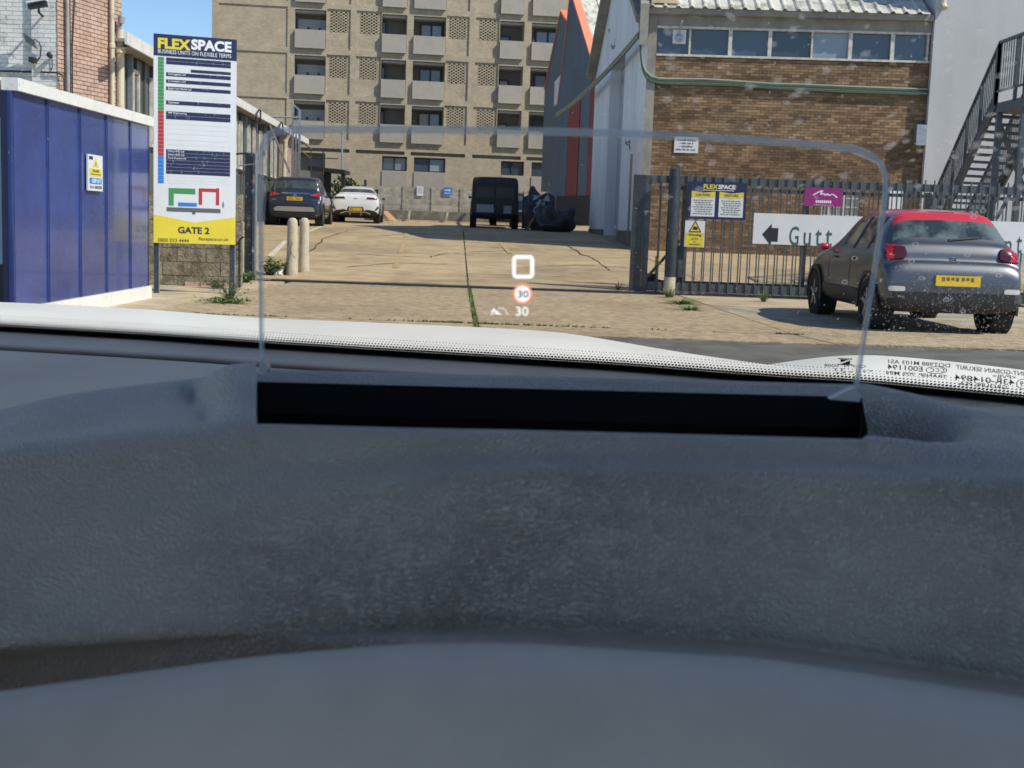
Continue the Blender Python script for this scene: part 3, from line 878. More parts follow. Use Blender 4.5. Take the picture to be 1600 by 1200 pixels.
def pipe_px(px, n, r, z0, z1, name, m, collars=()):
    u, _ = PK.hit(px, 100, n)
    mb = MB().tube([PK.pt(u, n, z0), PK.pt(u, n, z1)], r, 12)
    o = mb.build(name, m, bb, smooth=True, auto=40)
    for c in collars:
        MB().lathe(PK.pt(u, n, c), (0, 0, 1), [(r * 1.35, 0), (r * 1.35, .07), (r * 1.15, .09)], 12).build('collar', m, o)
pipe_px(106, .07, .035, .5, 6.3, 'downpipe', M['grey_pipe'], (2.2,))
pipe_px(175.5, .08, .042, .5, 6.5, 'downpipe', M['cream_pipe'], (P(175, 78, 24.8).z,))
u, _ = PK.hit(115.5, 60, .03)
MB().tube([PK.pt(u + .10, .03, 6.3), PK.pt(u + .07, .03, 5.2), PK.pt(u - .05, .03, 4.0), PK.pt(u - .06, .03, 3.0)], .012, 6).build('cable', M['cable_black'], bb)
MB().tube([PK.pt(u - .1, .02, 6.3), PK.pt(u - .1, .02, 2.9)], .012, 6).build('cable', M['cable_black'], bb)
# thick soil pipe of the workshop corner
q = P(190.5, 110, 24.9)
o = MB().tube([V((q.x, q.y - .1, .3)), V((q.x, q.y - .1, P(190, 47, 24.9).z))], .075, 12).build('downpipe', M['cream_pipe'], lshop, smooth=True, auto=40)
MB().lathe((q.x, q.y - .1, P(190, 84, 24.9).z), (0, 0, 1), [(.1, 0), (.1, .09), (.08, .11)], 12).build('collar', M['cream_pipe'], o)
a, b, c = P(184, 39, 24.7), P(189, 36, 24.7), P(190.5, 26, 24.7)
MB().tube([a, a.lerp(b, .8), b, c], [.05, .055, .06, .065], 10).build('vent_elbow', M['grey_pipe'], lshop, smooth=True, auto=50)
# CCTV cameras and cable on the white brick
def wall_px(px, py, n): 
    u, z = W1.hit(px, py, n); return W1.pt(u, n, z)
sc = thing('security_camera', 'dark box security camera under a white rain hood, high on the white brick wall', 'camera', wall_px(60, 8, 0))
a, b = wall_px(45, 11, .35), wall_px(73, 6, .35)
MB().bar(a, b, .10, .085).build('camera_body', M['black'], sc)
MB().bar(a + V((-.02, 0, .07)), b + V((.0, 0, .07)), .16, .03).build('rain_hood', M['sign_white'], sc)
MB().tube([wall_px(60, 10, .33), wall_px(61, 20, .20), wall_px(67, 25, 0)], .02, 8).build('bracket', M['black'], sc)
sc = thing('security_camera', 'slatted grey floodlight camera on a curved cable above a junction box on white brick', 'camera', wall_px(55, 97, 0))
a, b = wall_px(36, 52, .2), wall_px(54, 64, .1)
mb = MB()
for k in range(5):
    d_ = V((0, 0, -.025 * k)) + (b - a) * (.05 * k)
    mb.bar(a + d_, b + d_, .07, .012)
mb.build('lamp_head', M['steel_gate'], sc)
MB().box(wall_px(51, 95, 0).x, wall_px(58, 95, 0).x, 22.80, 23.09, wall_px(54, 99, 0).z, wall_px(54, 91, 0).z).build('junction_box', M['black'], sc)
MB().tube([wall_px(53, 60, .1), wall_px(61, 66, .08), wall_px(64, 74, .06), wall_px(63, 88, .05), wall_px(58, 96, .05)], .012, 6).build('cable', M['cable_black'], sc)
MB().tube([wall_px(54, 99, .1), wall_px(54, 111, .06)], .022, 8).build('bracket', M['galv'], sc)
o = MB().tube([wall_px(-30, 111, -.06), wall_px(18, 111, -.06), wall_px(38, 112, -.06), wall_px(55, 111.5, -.06), wall_px(72, 113, .03), wall_px(89, 113.5, .03), wall_px(97, 117, .03), wall_px(100, 122, .03), wall_px(101, 150, .03)], .017, 6).build('wall_cable', M['cable_black'], label='black cable running along the white brick wall below the cameras', cat='cable')
sc = thing('wall_lamp', 'tiny black lamp on the white brick corner pier above the cable', 'lamp', wall_px(80, 88, 0))
MB().lathe(wall_px(80, 89, .02), (0, -1, .3), [(.03, 0), (.045, .05), (.05, .11), (.02, .13)], 10).build('lamp_head', M['black'], sc)
MB().tube([wall_px(81, 92, .02), wall_px(82, 104, .02), wall_px(79, 111, .02)], .009, 6).build('cable', M['cable_black'], sc)

# ------------------------------------------------------------------ blue hoarding
HX = -4.85
HF = Frame((HX, 12.2, 0), (0, 1))                    # face towards the yard
hoard = thing('hoarding', 'tall dark blue site hoarding with white capping and white base board', 'hoarding', HF.pt(0, 0, 0), R_(90))
Hy = lambda px: HX * 2000 / (px - 800) - 12.2        # distance along the face
us = [Hy(19), Hy(71), Hy(121), Hy(162), Hy(199), Hy(226.5)]
zc = 2.235
for a, b in zip(us, us[1:]):
    MB().fbox(HF, a + .012, b - .012, -.04, .0, .17, zc).build('panel', M['navy'], hoard)
MB().fbox(HF, 0.12, us[-1], -.08, -.05, .1, zc).build('backing_board', M['navy_dark'], hoard)
for x in us[1:-1]:
    MB().fbox(HF, x - .028, x - .014, 0, .014, .17, zc).fbox(HF, x + .014, x + .028, 0, .014, .17, zc).build('joint_strip', M['navy'], hoard)
MB().fbox(HF, us[0] - .02, us[-1] + .06, -.10, .06, zc + .005, 2.36).build('capping', M['white_sheet'], hoard)
MB().fbox(HF, us[0] - .02, us[-1] + .02, -.06, .045, -.05, .165).build('base_board', M['white_sheet'], hoard)
HE = Frame((HX, 12.2 + us[0], 0), (1, 0))
MB().fbox(HE, -3, -.02, -.06, 0, 0, zc).build('end_panel', M['navy_dark'], hoard)
MB().fbox(HE, -3, -.12, -.10, .05, zc + .005, 2.36).build('capping', M['white_sheet'], hoard)
MB().fbox(HE, -.05, .0, .004, .02, 0, zc).build('corner_trim', M['navy'], hoard)
MB().fbox(HF, us[-1] + .005, us[-1] + .06, -.2, .0, 0, zc).build('end_post', M['navy_dark'], hoard)
mb = MB()
MB().fbox(HE, -.9, -.07, .006, .02, P(0, 414, 12.2).z, P(0, 181, 12.2).z).build('notice_board', mat('pale_blue_board', (.45, .56, .62), .4), label='pale blue notice board on the dark end of the blue hoarding', cat='notice board')
# danger sign on the hoarding
a, b = Hy(129), Hy(151.5)
z0, z1 = P(140, 298, 14.72).z, P(140, 242, 14.72).z
t, fm = flat_sign('danger_sign', HF, a, b, z0, z1, .018, M['sign_white'], 'white danger sign with a yellow and a blue band on the blue hoarding', 'sign')
mb = MB(); rect(mb, fm, .08, .92, .40, .62); mb.poly([fm(.30, .66), fm(.72, .66), fm(.51, .93)]); mb.build('yellow_band', M['sign_yellow'], t)
mb = MB(); rect(mb, fm, .08, .92, .19, .36); mb.build('blue_band', M['sign_blue'], t)
mb = MB(); rect(mb, fm, .06, .32, .86, .95); text(mb, 'DANGER', lambda x, y: fm(x, y, 2), .28, .74, .52, .59, .02); text(mb, 'Demolition in progress', lambda x, y: fm(x, y, 2), .16, .86, .43, .49, .01)
text(mb, '01 61 658 8333', lambda x, y: fm(x, y, 2), .10, .92, .06, .15, .02); text(mb, '!', lambda x, y: fm(x, y, 2), .48, .54, .69, .79, .02); mb.build('lettering', M['ink'], t)
mb = MB(); text(mb, 'KEEP OUT', lambda x, y: fm(x, y, 2), .24, .84, .22, .33, .03); mb.build('lettering', M['sign_white_text'], t)

# ------------------------------------------------------------------ block wall behind the big sign
KW = Frame((P(228, 400, 20).x, 20.0, 0), (1, .07))
kwall = thing('block_wall', 'low weathered grey concrete block wall behind the legs of the big sign', 'wall', KW.pt(0, 0, 0))
UW = KW.hit(377, 400)[0]
MB().fbox(KW, 0, UW, -.17, -.012, -.1, 1.28).build('mortar_bed', M['render_grey'], kwall)
z = .02; k = 0
while z < 1.25:
    h = .215 if k else .15
    u = -.18 if k % 2 else 0.04
    while u < UW:
        a, b = max(0, u), min(UW, u + .432)
        if b - a > .05:
            MB().fbox(KW, a, b, -.16, random.uniform(-.004, .008), z, z + h - .012).build('block', M['block'], kwall)
        u += .445
    z += h; k += 1
for k in range(3):
    MB().fbox(KW, .62 + k * .235, .84 + k * .235, .012, .10, .0, .07).build('brick', M['pink_brick'], kwall)
MB().tube([KW.pt(UW - .02, .06, 0), KW.pt(UW - .02, .06, .75), KW.pt(UW + .04, .06, .80)], .018, 8).build('wall_conduit', M['black'], kwall)

# ------------------------------------------------------------------ big site sign
SL, SR = P(240, 340, 17.9), P(368, 340, 18.25)
SF = Frame((SL.x, SL.y, 0), (SR.x - SL.x, SR.y - SL.y))
SW = (V((SR.x, SR.y, 0)) - V((SL.x, SL.y, 0))).length
sz0, sz1 = P(240, 379, 17.9).z, P(240, 52, 17.9).z
sign = thing('site_sign', 'tall white site directory sign with navy header and yellow foot, on two dark legs', 'sign', SF.pt(SW / 2, 0, 0), math.atan2(SF.X.y, SF.X.x))
MB().fbox(SF, 0, SW, -.03, 0, sz0, sz1).build('board', M['sign_white'], sign)
def sx(x, y):                       # measured board coordinates -> 0..1
    u = (x - 65) / 417
    return u, 1 - (y - (70 + 18 * u)) / 1058
def sm(x, y, k=1): return SF.pt(SW * x, .002 * k, sz0 + (sz1 - sz0) * y)
def srect(mb, x0, x1, y0, y1, k=1):
    a, b = sx(x0, y0 + 18 * 0), sx(x1, y1)
    ua, ub = (x0 - 65) / 417, (x1 - 65) / 417
    va, vb = 1 - (y0 - 70 - 18 * ua) / 1058, 1 - (y1 - 70 - 18 * ua) / 1058
    rect(mb, lambda x, y: sm(x, y, k), ua, ub, vb, va)
def stext(mb, s, x0, x1, y0, y1, bold=0.0):
    ua, ub = (x0 - 65) / 417, (x1 - 65) / 417
    va, vb = 1 - (y0 - 70 - 18 * ua) / 1058, 1 - (y1 - 70 - 18 * ua) / 1058
    text(mb, s, lambda x, y: sm(x, y, 2), ua, ub, vb, va, bold)
mb = MB(); rect(mb, sm, 0, 1, .897, 1); mb.build('header', M['sign_navy'], sign)
mb = MB(); stext(mb, 'FLEX', 86, 249, 90, 143, .045); mb.build('lettering', M['sign_yellow'], sign)
mb = MB(); stext(mb, 'SPACE', 251, 455, 92, 146, .045); mb.build('lettering', M['sign_white_text'], sign)
mb = MB(); stext(mb, 'BUSINESS UNITS ON FLEXIBLE TERMS', 87, 454, 147, 167, .0); mb.build('lettering', M['sign_white_text'], sign)
strips = [(188, 204), (205.5, 221), (262, 281), (297, 315), (333, 351), (403, 423), (457, 476), (477.5, 497), (650, 667), (668.5, 685), (686.5, 704), (705.5, 722), (723.5, 739), (740.5, 757), (758.5, 775)]
names = {2: ('Crossglass Ltd', .27), 3: ('Crossglass Ltd', .27), 4: ('Build Your Home Ltd', .36), 5: ('Quicktest', .17), 6: ('IMP Engineering', .29), 8: ('Doors 4UK Ltd', .25), 9: ('Doors 4UK Ltd', .25), 10: ('Pure Display Ltd', .28)}
for k, (s_, w) in names.items():
    a, b = strips[k]; mb = MB(); stext(mb, s_, 137, 137 + w * 320, a + 3.2, b - 3.6, .008); mb.build('lettering', M['sign_white_text'], sign)
mb = MB(); srect(mb, 250, 452, 246, 261); mb.build('name_strip', M['sign_navy'], sign)
for a, b in strips:
    mb = MB(); srect(mb, 127, 452, a, b); mb.build('name_strip', M['sign_navy'], sign)
mb = MB()
for k, (a, b) in enumerate(strips):                     # torn seams in the film
    for j in range(3):
        x = random.uniform(150, 440) if k not in names else random.uniform(270, 440)
        srect(mb, x, x + 1.2, a, b, 3)
for y in (376, 388, 520, 545, 570, 600, 625, 790, 806, 820): srect(mb, 127, 452, y, y + .8)
mb.build('seam_line', mat('sign_seam', (.60, .62, .64), .5), sign, kind='stuff')
y = 186
for m_, n, h in (('sign_green', 15, 17.9), ('sign_red', 12, 19.2), ('sign_blue', 7, 20)):
    for k in range(n):
        mb = MB(); srect(mb, 87, 116, y, y + h - 1.6); mb.build('colour_tab', M[m_], sign); y += h
mb = MB(); srect(mb, 140, 166, 848, 938); srect(mb, 166.2, 275, 848, 877); mb.build('map_block', M['sign_green'], sign)
mb = MB(); srect(mb, 292, 310, 850, 935); srect(mb, 310.2, 380, 850, 868); srect(mb, 380.2, 397, 850, 938); mb.build('map_block', M['sign_red'], sign)
mb = MB(); srect(mb, 188, 283, 922, 942); mb.build('map_block', M['sign_blue'], sign)
mb = MB(); srect(mb, 130, 404, 946, 968); srect(mb, 259, 275, 968.2, 985)
mb.poly([sm(.832, .195), sm(.858, .195), sm(.845, .215)]); mb.poly([sm(.832, .193), sm(.845, .178), sm(.858, .193)])
mb.build('map_road', M['ink_grey'], sign)
mb = MB(); mb.poly([sm(0, 0), sm(1, 0), sm(1, .137), sm(.5, .104), sm(0, .137)]); mb.build('footer', M['sign_yellow'], sign)
mb = MB(); stext(mb, 'GATE 2', 187, 348, 1047, 1082, .035); mb.build('lettering', M['ink'], sign)
for s_, a, b, c, d in (('0800 033 4444', 87, 243, 1105, 1124), ('flexspace.co.uk', 292, 448, 1102, 1125)):
    mb = MB(); stext(mb, s_, a, b, c, d, .006); mb.build('lettering', M['ink'], sign)
for a in (.0, SW - .075):
    MB().fbox(SF, a + .005, a + .07, -.09, -.032, -.02, sz0 + .3).build('leg', M['steel_dark'], sign)
    MB().fbox(SF, a + .072, a + .084, -.09, -.04, -.02, sz0 - .002).build('leg_flange', M['galv'], sign)

# ------------------------------------------------------------------ gate post and bollards on the left
q = P(390, 335, 22.6)
gp_ = thing('gate_post', 'thick black round gate post with peeling paint beside the big sign', 'post', V((q.x, q.y, 0)))
ztop = P(390, 238, 22.6).z
MB().lathe((q.x, q.y, -.05), (0, 0, 1), [(.087, 0), (.087, ztop), (.082, ztop + .03), (.05, ztop + .045)], 24).build('post', M['rust_post'], gp_, smooth=True, auto=50)
MB().bar((q.x - .26, q.y - .02, ztop - .04), (q.x - .06, q.y - .02, ztop - .02), .03).build('hinge_pin', M['black'], gp_)
MB().tube([V((q.x - .16, q.y - .1, ztop - .24)), V((q.x + .1, q.y - .1, ztop - .20))], .012, 6).build('tie_wire', M['galv'], gp_)
mb = MB().tube([V((q.x + .135, q.y - .12, 0)), V((q.x + .135, q.y - .12, ztop + .02))], .022, 8)
mb.build('conduit', M['galv'], label='thin galvanised conduit standing against the peeling black gate post', cat='pipe')
mb = MB().tube([V((q.x - .10, q.y - .25, 0)), V((q.x - .10, q.y - .25, .17))], .03, 8)
mb.build('marker_stub', M['sign_yellow'], label='short yellow marker stub in the weeds beside the black gate post', cat='marker')
for (px, py, Y, r, h, lab) in ((456, 432, 23.4, .098, 1.07, 'cream bollard with dark cracks down its side, beside the bushy weed'), (474.5, 427, 24.2, .094, 1.05, 'smooth cream bollard behind the cracked one')):
    q = P(px, py, Y)
    b_ = thing('bollard', lab, 'bollard', V((q.x, q.y, gz(Y))), 0, 'bollards by the gate')
    z0 = gz(Y)
    MB().lathe((q.x, q.y, z0 - .02), (0, 0, 1), [(r * 1.12, 0), (r * 1.06, .25), (r, .45), (r * .96, h * .7), (r * .93, h - .09), (r * .82, h - .04), (r * .55, h - .008), (r * .2, h)], 28).build('post', M['bollard'], b_, smooth=True, auto=60)
    if py == 432:
        pts = [(.02, .62), (-.01, .50), (.0, .42), (.045, .36), (.085, .32)]
        MB().tube([V((q.x + a, q.y - math.sqrt(max(0, (r * 1.03) ** 2 - a * a)) - .001, z0 + b)) for a, b in pts], .0045, 5).build('crack', M['ink_grey'], b_)
        pts = [(-.01, .42), (-.04, .34), (-.06, .26), (-.085, .2)]
        MB().tube([V((q.x + a, q.y - math.sqrt(max(0, (r * 1.06) ** 2 - a * a)) - .001, z0 + b)) for a, b in pts], .0045, 5).build('crack', M['ink_grey'], b_)

# ------------------------------------------------------------------ gabled white workshop with the brown brick side
BR = Frame((3.40, 36, 0), (1, -.053))
GW = Frame((2.78, 50, 0), (.62, -14))
GL = (V((3.40, 36, 0)) - V((2.78, 50, 0))).length
rb = thing('gabled_workshop', 'workshop with a white rendered gable end and a brown brick side under a sheet roof', 'building', BR.pt(0, 0, 0), math.atan2(BR.X.y, BR.X.x))
bu = lambda px, py=150: BR.hit(px, py)[0]
bz = lambda px, py: BR.hit(px, py)[1]
UEND = bu(1449) - .02
zw1, zw0, zev = bz(1100, 42), bz(1100, 86), bz(1100, 22)
wo_ = (bu(1284, 315), bu(1342, 315), bz(1310, 350), bz(1310, 296))
do_ = (bu(1390, 300), bu(1411, 300), .3, bz(1400, 288))
mb = MB()
mb.fbox(BR, .25, wo_[0], -.4, -.002, 0, zw0).fbox(BR, wo_[1], UEND, -.4, -.002, 0, zw0).fbox(BR, wo_[0], wo_[1], -.4, -.002, wo_[3], zw0).fbox(BR, wo_[0], wo_[1], -.4, -.002, 0, wo_[2])
mb.build('mortar_bed', M['brown_mortar'], rb)
mb = MB(); bricks(mb, BR, .24, UEND, .35, zw0 - .06, ops=[wo_, do_]); mb.build('brick', M['brown_brick'], rb, kind='stuff')
MB().fbox(BR, .0, .235, -.3, .05, 0, zev).build('corner_pier', M['render_grey'], rb)
MB().fbox(BR, .24, UEND, -.35, .02, zw1, zev).build('lintel', M['render_grey'], rb)
MB().fbox(BR, .24, UEND, -.2, .06, zw0 - .055, zw0).build('sill', M['win_frame_white'], rb)
MB().fbox(BR, .24, UEND, -.2, .035, zw1 - .06, zw1 - .002).build('window_head', M['win_frame_white'], rb)
cuts = [1017, 1078, 1141, 1203, 1269, 1329, 1395, 1450]
for i, (a, b) in enumerate(zip(cuts, cuts[1:])):
    ua, ub_ = bu(a, 65), bu(b, 65)
    w = .05 if i in (1, 2, 4, 5) else .025
    wo = MB().fbox(BR, ub_ - w, ub_ + w, -.1, .03 if i != 0 else .0, zw0 + .002, zw1 - .062).build('window', M['win_frame_white'], rb)
    MB().fbox(BR, ua + .05, ub_ - w, -.12, -.09, zw0 + .002, zw1 - .062).build('pane', M['win'] if i not in (4,) else M['win_pale'], wo)
ua = bu(1052, 45)
fan = MB().fbox(BR, ua, ua + .36, -.088, -.05, zw1 - .46, zw1 - .08).build('extract_fan', M['sign_white'], rb)
MB().lathe(BR.pt(ua + .18, -.05, zw1 - .30), BR.N, [(.11, 0), (.11, .04), (.05, .06)], 16).build('fan_hood', M['galv'], fan)
MB().tube([BR.pt(ua + .22, .25, zw1 + .12), BR.pt(ua + .16, -.0, zw1 - .18)], .025, 6).build('fan_stay', M['galv'], fan)
# white barred window and door low in the brick
fr_ = MB()
for k in range(6):
    u = wo_[0] + (wo_[1] - wo_[0]) * k / 5; fr_.fbox(BR, u - .02, u + .02, -.06, -.01, wo_[2], wo_[3])
for k in range(5):
    z = wo_[2] + (wo_[3] - wo_[2]) * k / 4; fr_.fbox(BR, wo_[0], wo_[1], -.055, -.013, z - .018, z + .018)
wo = fr_.build('window', M['win_frame_white'], rb)
MB().fbox(BR, wo_[0], wo_[1], -.1, -.07, wo_[2], wo_[3]).build('pane', mat('obscured_white_glass', (.5, .52, .5), .3), wo)
MB().fbox(BR, do_[0], do_[1], -.002, .03, do_[2], do_[3]).build('door', M['sign_white'], rb)
MB().fbox(BR, bu(1428, 210), bu(1443, 210), .02, .3, bz(1435, 228), bz(1435, 196)).build('flue_box', M['galv'], rb)
# roof: sheets run up from the eaves
RS = .52
mb = MB()
mb.fbox(BR, -.05, UEND, .02, .22, zev - .05, zev + .10)
mb.build('gutter', M['render_grey'], rb)
u = -.02; k = 0
while u < UEND - .3:
    mb = MB()
    prof = [(0, 0), (.055, .055), (.10, .055), (.15, 0), (.355, 0)]
    for (a, ha), (b, hb) in zip(prof, prof[1:]):
        q = lambda uu, h, d: BR.pt(uu, .30 - d, zev + .10 + h + d * RS)
        mb.poly([q(u + a, ha, 0), q(u + b, hb, 0), q(u + b, hb, 7.3), q(u + a, ha, 7.3)])
    mb.build('roof_sheet', M['roof_sheet'], rb)
    u += .358; k += 1
q = lambda uu, h, d: BR.pt(uu, .30 - d, zev + .10 + h + d * RS)
MB().hexa([q(-.25, -1.0, 0), q(-.02, -1.0, 0), q(-.02, -1.0, 7.4), q(-.25, -1.0, 7.4), q(-.25, .09, 0), q(-.02, .09, 0), q(-.02, .09, 7.4), q(-.25, .09, 7.4)]).build('verge_board', M['render_grey'], rb)
a, b = bu(1018, 3), bu(1060, 3)
MB().hexa([q(a, .06, .15), q(b, .06, .15), q(b, .06, .55), q(a, .06, .55), q(a, .30, .2), q(b - .1, .22, .2), q(b - .15, .2, .6), q(a, .3, .5)]).build('roof_patch', M['pave'], rb)
# white gable end
ge = GW.hit(1001, 46)[1]
o1, o2 = GW.hit(949, 230)[0], GW.hit(971, 230)[0]
ot = GW.hit(960, 103)[1]
mb = MB()
zEv = ge - .05
wall_open(mb, GW, 0, GL, .3, zEv, [(o1, o2, .3, ot, .45, 0)])
mb.poly([GW.pt(0, 0, zEv), GW.pt(GL, 0, zEv), GW.pt(GL / 2, 0, zEv + GL / 2 * RS)])
mb.build('gable_wall', M['white_wall'], rb)
od = GW.hit(963.5, 230)[0]
MB().fbox(GW, od, o2 - .02, -.44, -.40, .4, ot - .02).build('door', M['steel_dark'], rb)
MB().fbox(GW, o1, od, -.44, -.36, .4, ot - .02).build('door_panel', mat('pale_grey_door', (.40, .42, .46), .5), rb)
for a, b in ((.2, o1 - .02), (o2 + .02, GL - .03)): MB().fbox(GW, a, b, .002, .05, .3, 1.05).build('plinth', M['wall_base'], rb)  # dark band added at the gable foot, standing for a windscreen reflection
for s_ in (0, 1):
    h0, h1 = zEv, zEv + GL / 2 * RS
    uu = (lambda t: GL / 2 * t) if s_ == 0 else (lambda t: GL - GL / 2 * t)
    pts = []
    c = [GW.pt(uu(0), -.1, h0 - .02), GW.pt(uu(1), -.1, h1 - .02), GW.pt(uu(1), .35, h1 - .02), GW.pt(uu(0), .35, h0 - .02)]
    MB().hexa(c + [p_ + V((0, 0, .22)) for p_ in c]).build('verge', M['render_grey'], rb)
# far slope of the roof
c = [GW.pt(-.3, .35, zEv + .05), GW.pt(-.3, -11, zEv + .05), GW.pt(GL / 2, -11, zEv + GL / 2 * RS + .2), GW.pt(GL / 2, .35, zEv + GL / 2 * RS + .2)]
MB().poly(c).build('roof_slope', M['roof_sheet'], rb)
MB().fbox(GW, -.02, .1, -11, -.002, 0, zEv).build('rear_wall', M['white_wall'], rb)
MB().fbox(GW, GW.hit(987, 240)[0] - .05, GW.hit(987, 240)[0] + .25, .004, .03, 1.0, GW.hit(985, 242)[1]).build('graffiti_board', M['render_grey'], rb)
mb = MB()
for (x0, y0, x1, y1) in ((977, 222, 981, 225), (981, 225, 985, 221), (985, 221, 983, 229), (983, 228, 985, 233), (955, 70, 957, 75), (957, 75, 961, 72), (961, 60, 960, 70), (951, 46, 953, 50)):
    a, b = GW.hit(x0, y0), GW.hit(x1, y1)
    d = V((b[0] - a[0], b[1] - a[1], 0)); n = V((-d.y, d.x, 0)).normalized() * .06
    mb.poly([GW.pt(a[0] - n.x, .004, a[1] - n.y), GW.pt(b[0] - n.x, .004, b[1] - n.y), GW.pt(b[0] + n.x, .004, b[1] + n.y), GW.pt(a[0] + n.x, .004, a[1] + n.y)])
mb.build('graffiti', M['ink_grey'], rb)

# bundle of cables: slung from the corner into the yard, and along the brick
def bundle(pts, name, label, rad=.022):
    t = thing(name, label, 'cable', pts[0])
    for k, (dz, m_) in enumerate(((.0, 'cable_grey'), (-.055, 'cable_green'), (-.10, 'cable_grey'), (-.15, 'cable_green'))):
        MB().tube([V(p_) + V((0, -.02 * (k % 2), dz + random.uniform(-.012, .012))) for p_ in pts], rad, 6).build('strand', M[m_], t)
    return t
brp = lambda px, py: BR.pt(BR.hit(px, py, .08)[0], .08, BR.hit(px, py, .08)[1])
a = brp(998, 50); b = P(869, 178, 62)
pts = [a.lerp(b, t) + V((0, 0, -.9 * t * (1 - t))) for t in [i / 12 for i in range(13)]]
bundle(pts, 'cable_bundle', 'thick bundle of cables slung from the white gable corner down into the yard', .03)
bundle([brp(*p_) for p_ in ((1000.5, 60), (1001.5, 80), (1004, 100), (1009, 111), (1018, 119), (1030, 122), (1045, 123), (1100, 124), (1150, 126), (1200, 130), (1260, 132), (1320, 135), (1400, 138), (1450, 140))], 'cable_bundle', 'green and grey cables running along the brown brick wall below its window strip')
u0, u1, z0, z1 = bu(1053.5, 226), bu(1091, 226), bz(1072, 239), bz(1072, 214)
t, fm = flat_sign('notice_board', BR, u0, u1, z0, z1, .02, M['sign_white'], 'white notice of grey lettering high on the brown brick wall', 'notice')
mb = MB()
for (y, x0, x1) in ((.74, .12, .88), (.54, .22, .78), (.34, .22, .76), (.14, .06, .92)):
    x = x0
    while x < x1:
        w = random.uniform(.03, .06); rect(mb, fm, x, min(x1, x + w), y, y + .09 + .04 * (random.random() < .3)); x += w + (.012 if random.random() < .8 else .05)
mb.build('lettering', M['ink_grey'], t, kind='stuff')

# ------------------------------------------------------------------ blue and red gabled shed beyond
F2 = Frame((2.54, 71.5, 0), (1.68, -4.5))
F1 = Frame((1.94, 76, 0), (1.21, -4.4))
bs = thing('gabled_shed', 'blue-grey shed with twin gables, orange verges and dark red stripes', 'building', F2.pt(0, 0, 0), math.atan2(F2.X.y, F2.X.x))
h2 = lambda px, py: F2.hit(px, py)
def gable(fr, pts, m, name, back=-.3):
    n = len(pts)
    mb = MB().poly([fr.pt(u, 0, z) for u, z in pts]).poly([fr.pt(u, back, z) for u, z in pts][::-1])
    for (a, b) in zip(pts, pts[1:] + pts[:1]):
        mb.poly([fr.pt(a[0], 0, a[1]), fr.pt(b[0], 0, b[1]), fr.pt(b[0], back, b[1]), fr.pt(a[0], back, a[1])])
    return mb.build(name, m, bs)
ap, re_, le = h2(892, -13), h2(926, 100), h2(871.5, 165)
gable(F2, [(le[0], .6), (re_[0], .6), re_, ap, le], M['blue_clad'], 'gable_wall')
h1 = lambda px, py: F1.hit(px, py)
ap1, le1, re1 = h1(876.5, 20), h1(851, 140), h1(890, 42)
gable(F1, [(le1[0], .6), (re1[0], .6), re1, ap1, le1], M['blue_clad'], 'gable_wall')
def verge(fr, p0, p1, m, n0=.06, n1=-.38, th=.16, name='verge_board'):
    c = [fr.pt(p0[0], n0, p0[1] + .01), fr.pt(p1[0], n0, p1[1] + .01), fr.pt(p1[0], n1, p1[1] + .01), fr.pt(p0[0], n1, p0[1] + .01)]
    MB().hexa(c + [q_ + V((0, 0, th)) for q_ in c]).build(name, m, bs)
verge(F2, ap, re_, M['orange']); verge(F2, le, ap, M['orange'], .05, -.1, .12)
verge(F1, ap1, re1, M['orange'], .06, -.5); verge(F1, le1, ap1, M['orange'], .05, -.1, .12)
# roof sheets on the slopes that face the road
k = 0; n = -.40
while n > -9:
    c = [F2.pt(re_[0], n, re_[1]), F2.pt(re_[0], n - .95, re_[1]), F2.pt(ap[0], n - .95, ap[1]), F2.pt(ap[0], n, ap[1])]
    mb = MB().poly([q_ + V((0, 0, .03 + .02 * (k % 2))) for q_ in c])
    c2 = [F2.pt(re_[0], n, re_[1] + .03), F2.pt(re_[0], n - .14, re_[1] + .03), F2.pt(ap[0], n - .14, ap[1] + .03), F2.pt(ap[0], n, ap[1] + .03)]
    mb.hexa(c2 + [q_ + V((0, 0, .10)) for q_ in c2])
    mb.build('roof_sheet', M['roof_sheet'], bs); n -= 1.0; k += 1
MB().poly([F1.pt(re1[0], -.5, re1[1]), F1.pt(re1[0], -9, re1[1]), F1.pt(ap1[0], -9, ap1[1]), F1.pt(ap1[0], -.5, ap1[1])]).build('roof_slope', M['roof_sheet'], bs)
for (a, b, y, m_) in ((887, 904, 156, 'red_clad'), (920, 926.5, 110, 'red_clad')):
    u0, u1 = h2(a, 250)[0], h2(b, 250)[0]
    MB().fbox(F2, u0, u1, .003, .05, .75, h2((a + b) / 2, y)[1]).build('cladding_panel', M[m_], bs)
for (a, b, y) in ((872.5, 886, 190), (905, 919, 130)):
    u0, u1 = h2(a, 250)[0], h2(b, 250)[0]
    MB().fbox(F2, u0, u1, .003, .03, .75, h2((a + b) / 2, y)[1]).build('cladding_panel', M['blue_clad'], bs)
c = [h1(866, 128), h1(881, 110), h1(876, 160), h1(865.5, 167)]
c = [h1(866, 166), h1(875, 160), h1(881.5, 110), h1(867, 128)]
MB().poly([F1.pt(u, .02, z) for u, z in c]).build('sign_panel', M['sign_white'], bs)
MB().fbox(F2, h2(872.5, 300)[0], h2(925, 300)[0], .056, .10, .6, h2(900, 306)[1]).build('door', M['van_dark'], bs)  # dark sheet added where a windscreen reflection darkens the shed, not a door
for k in range(3):
    a, b = h2(871.6, 336 + 6.5 * k), h2(874, 340 + 6.5 * k)
    MB().fbox(F2, a[0], b[0], .102, .12, b[1], a[1]).build('door_marking', M['sign_white'], bs)

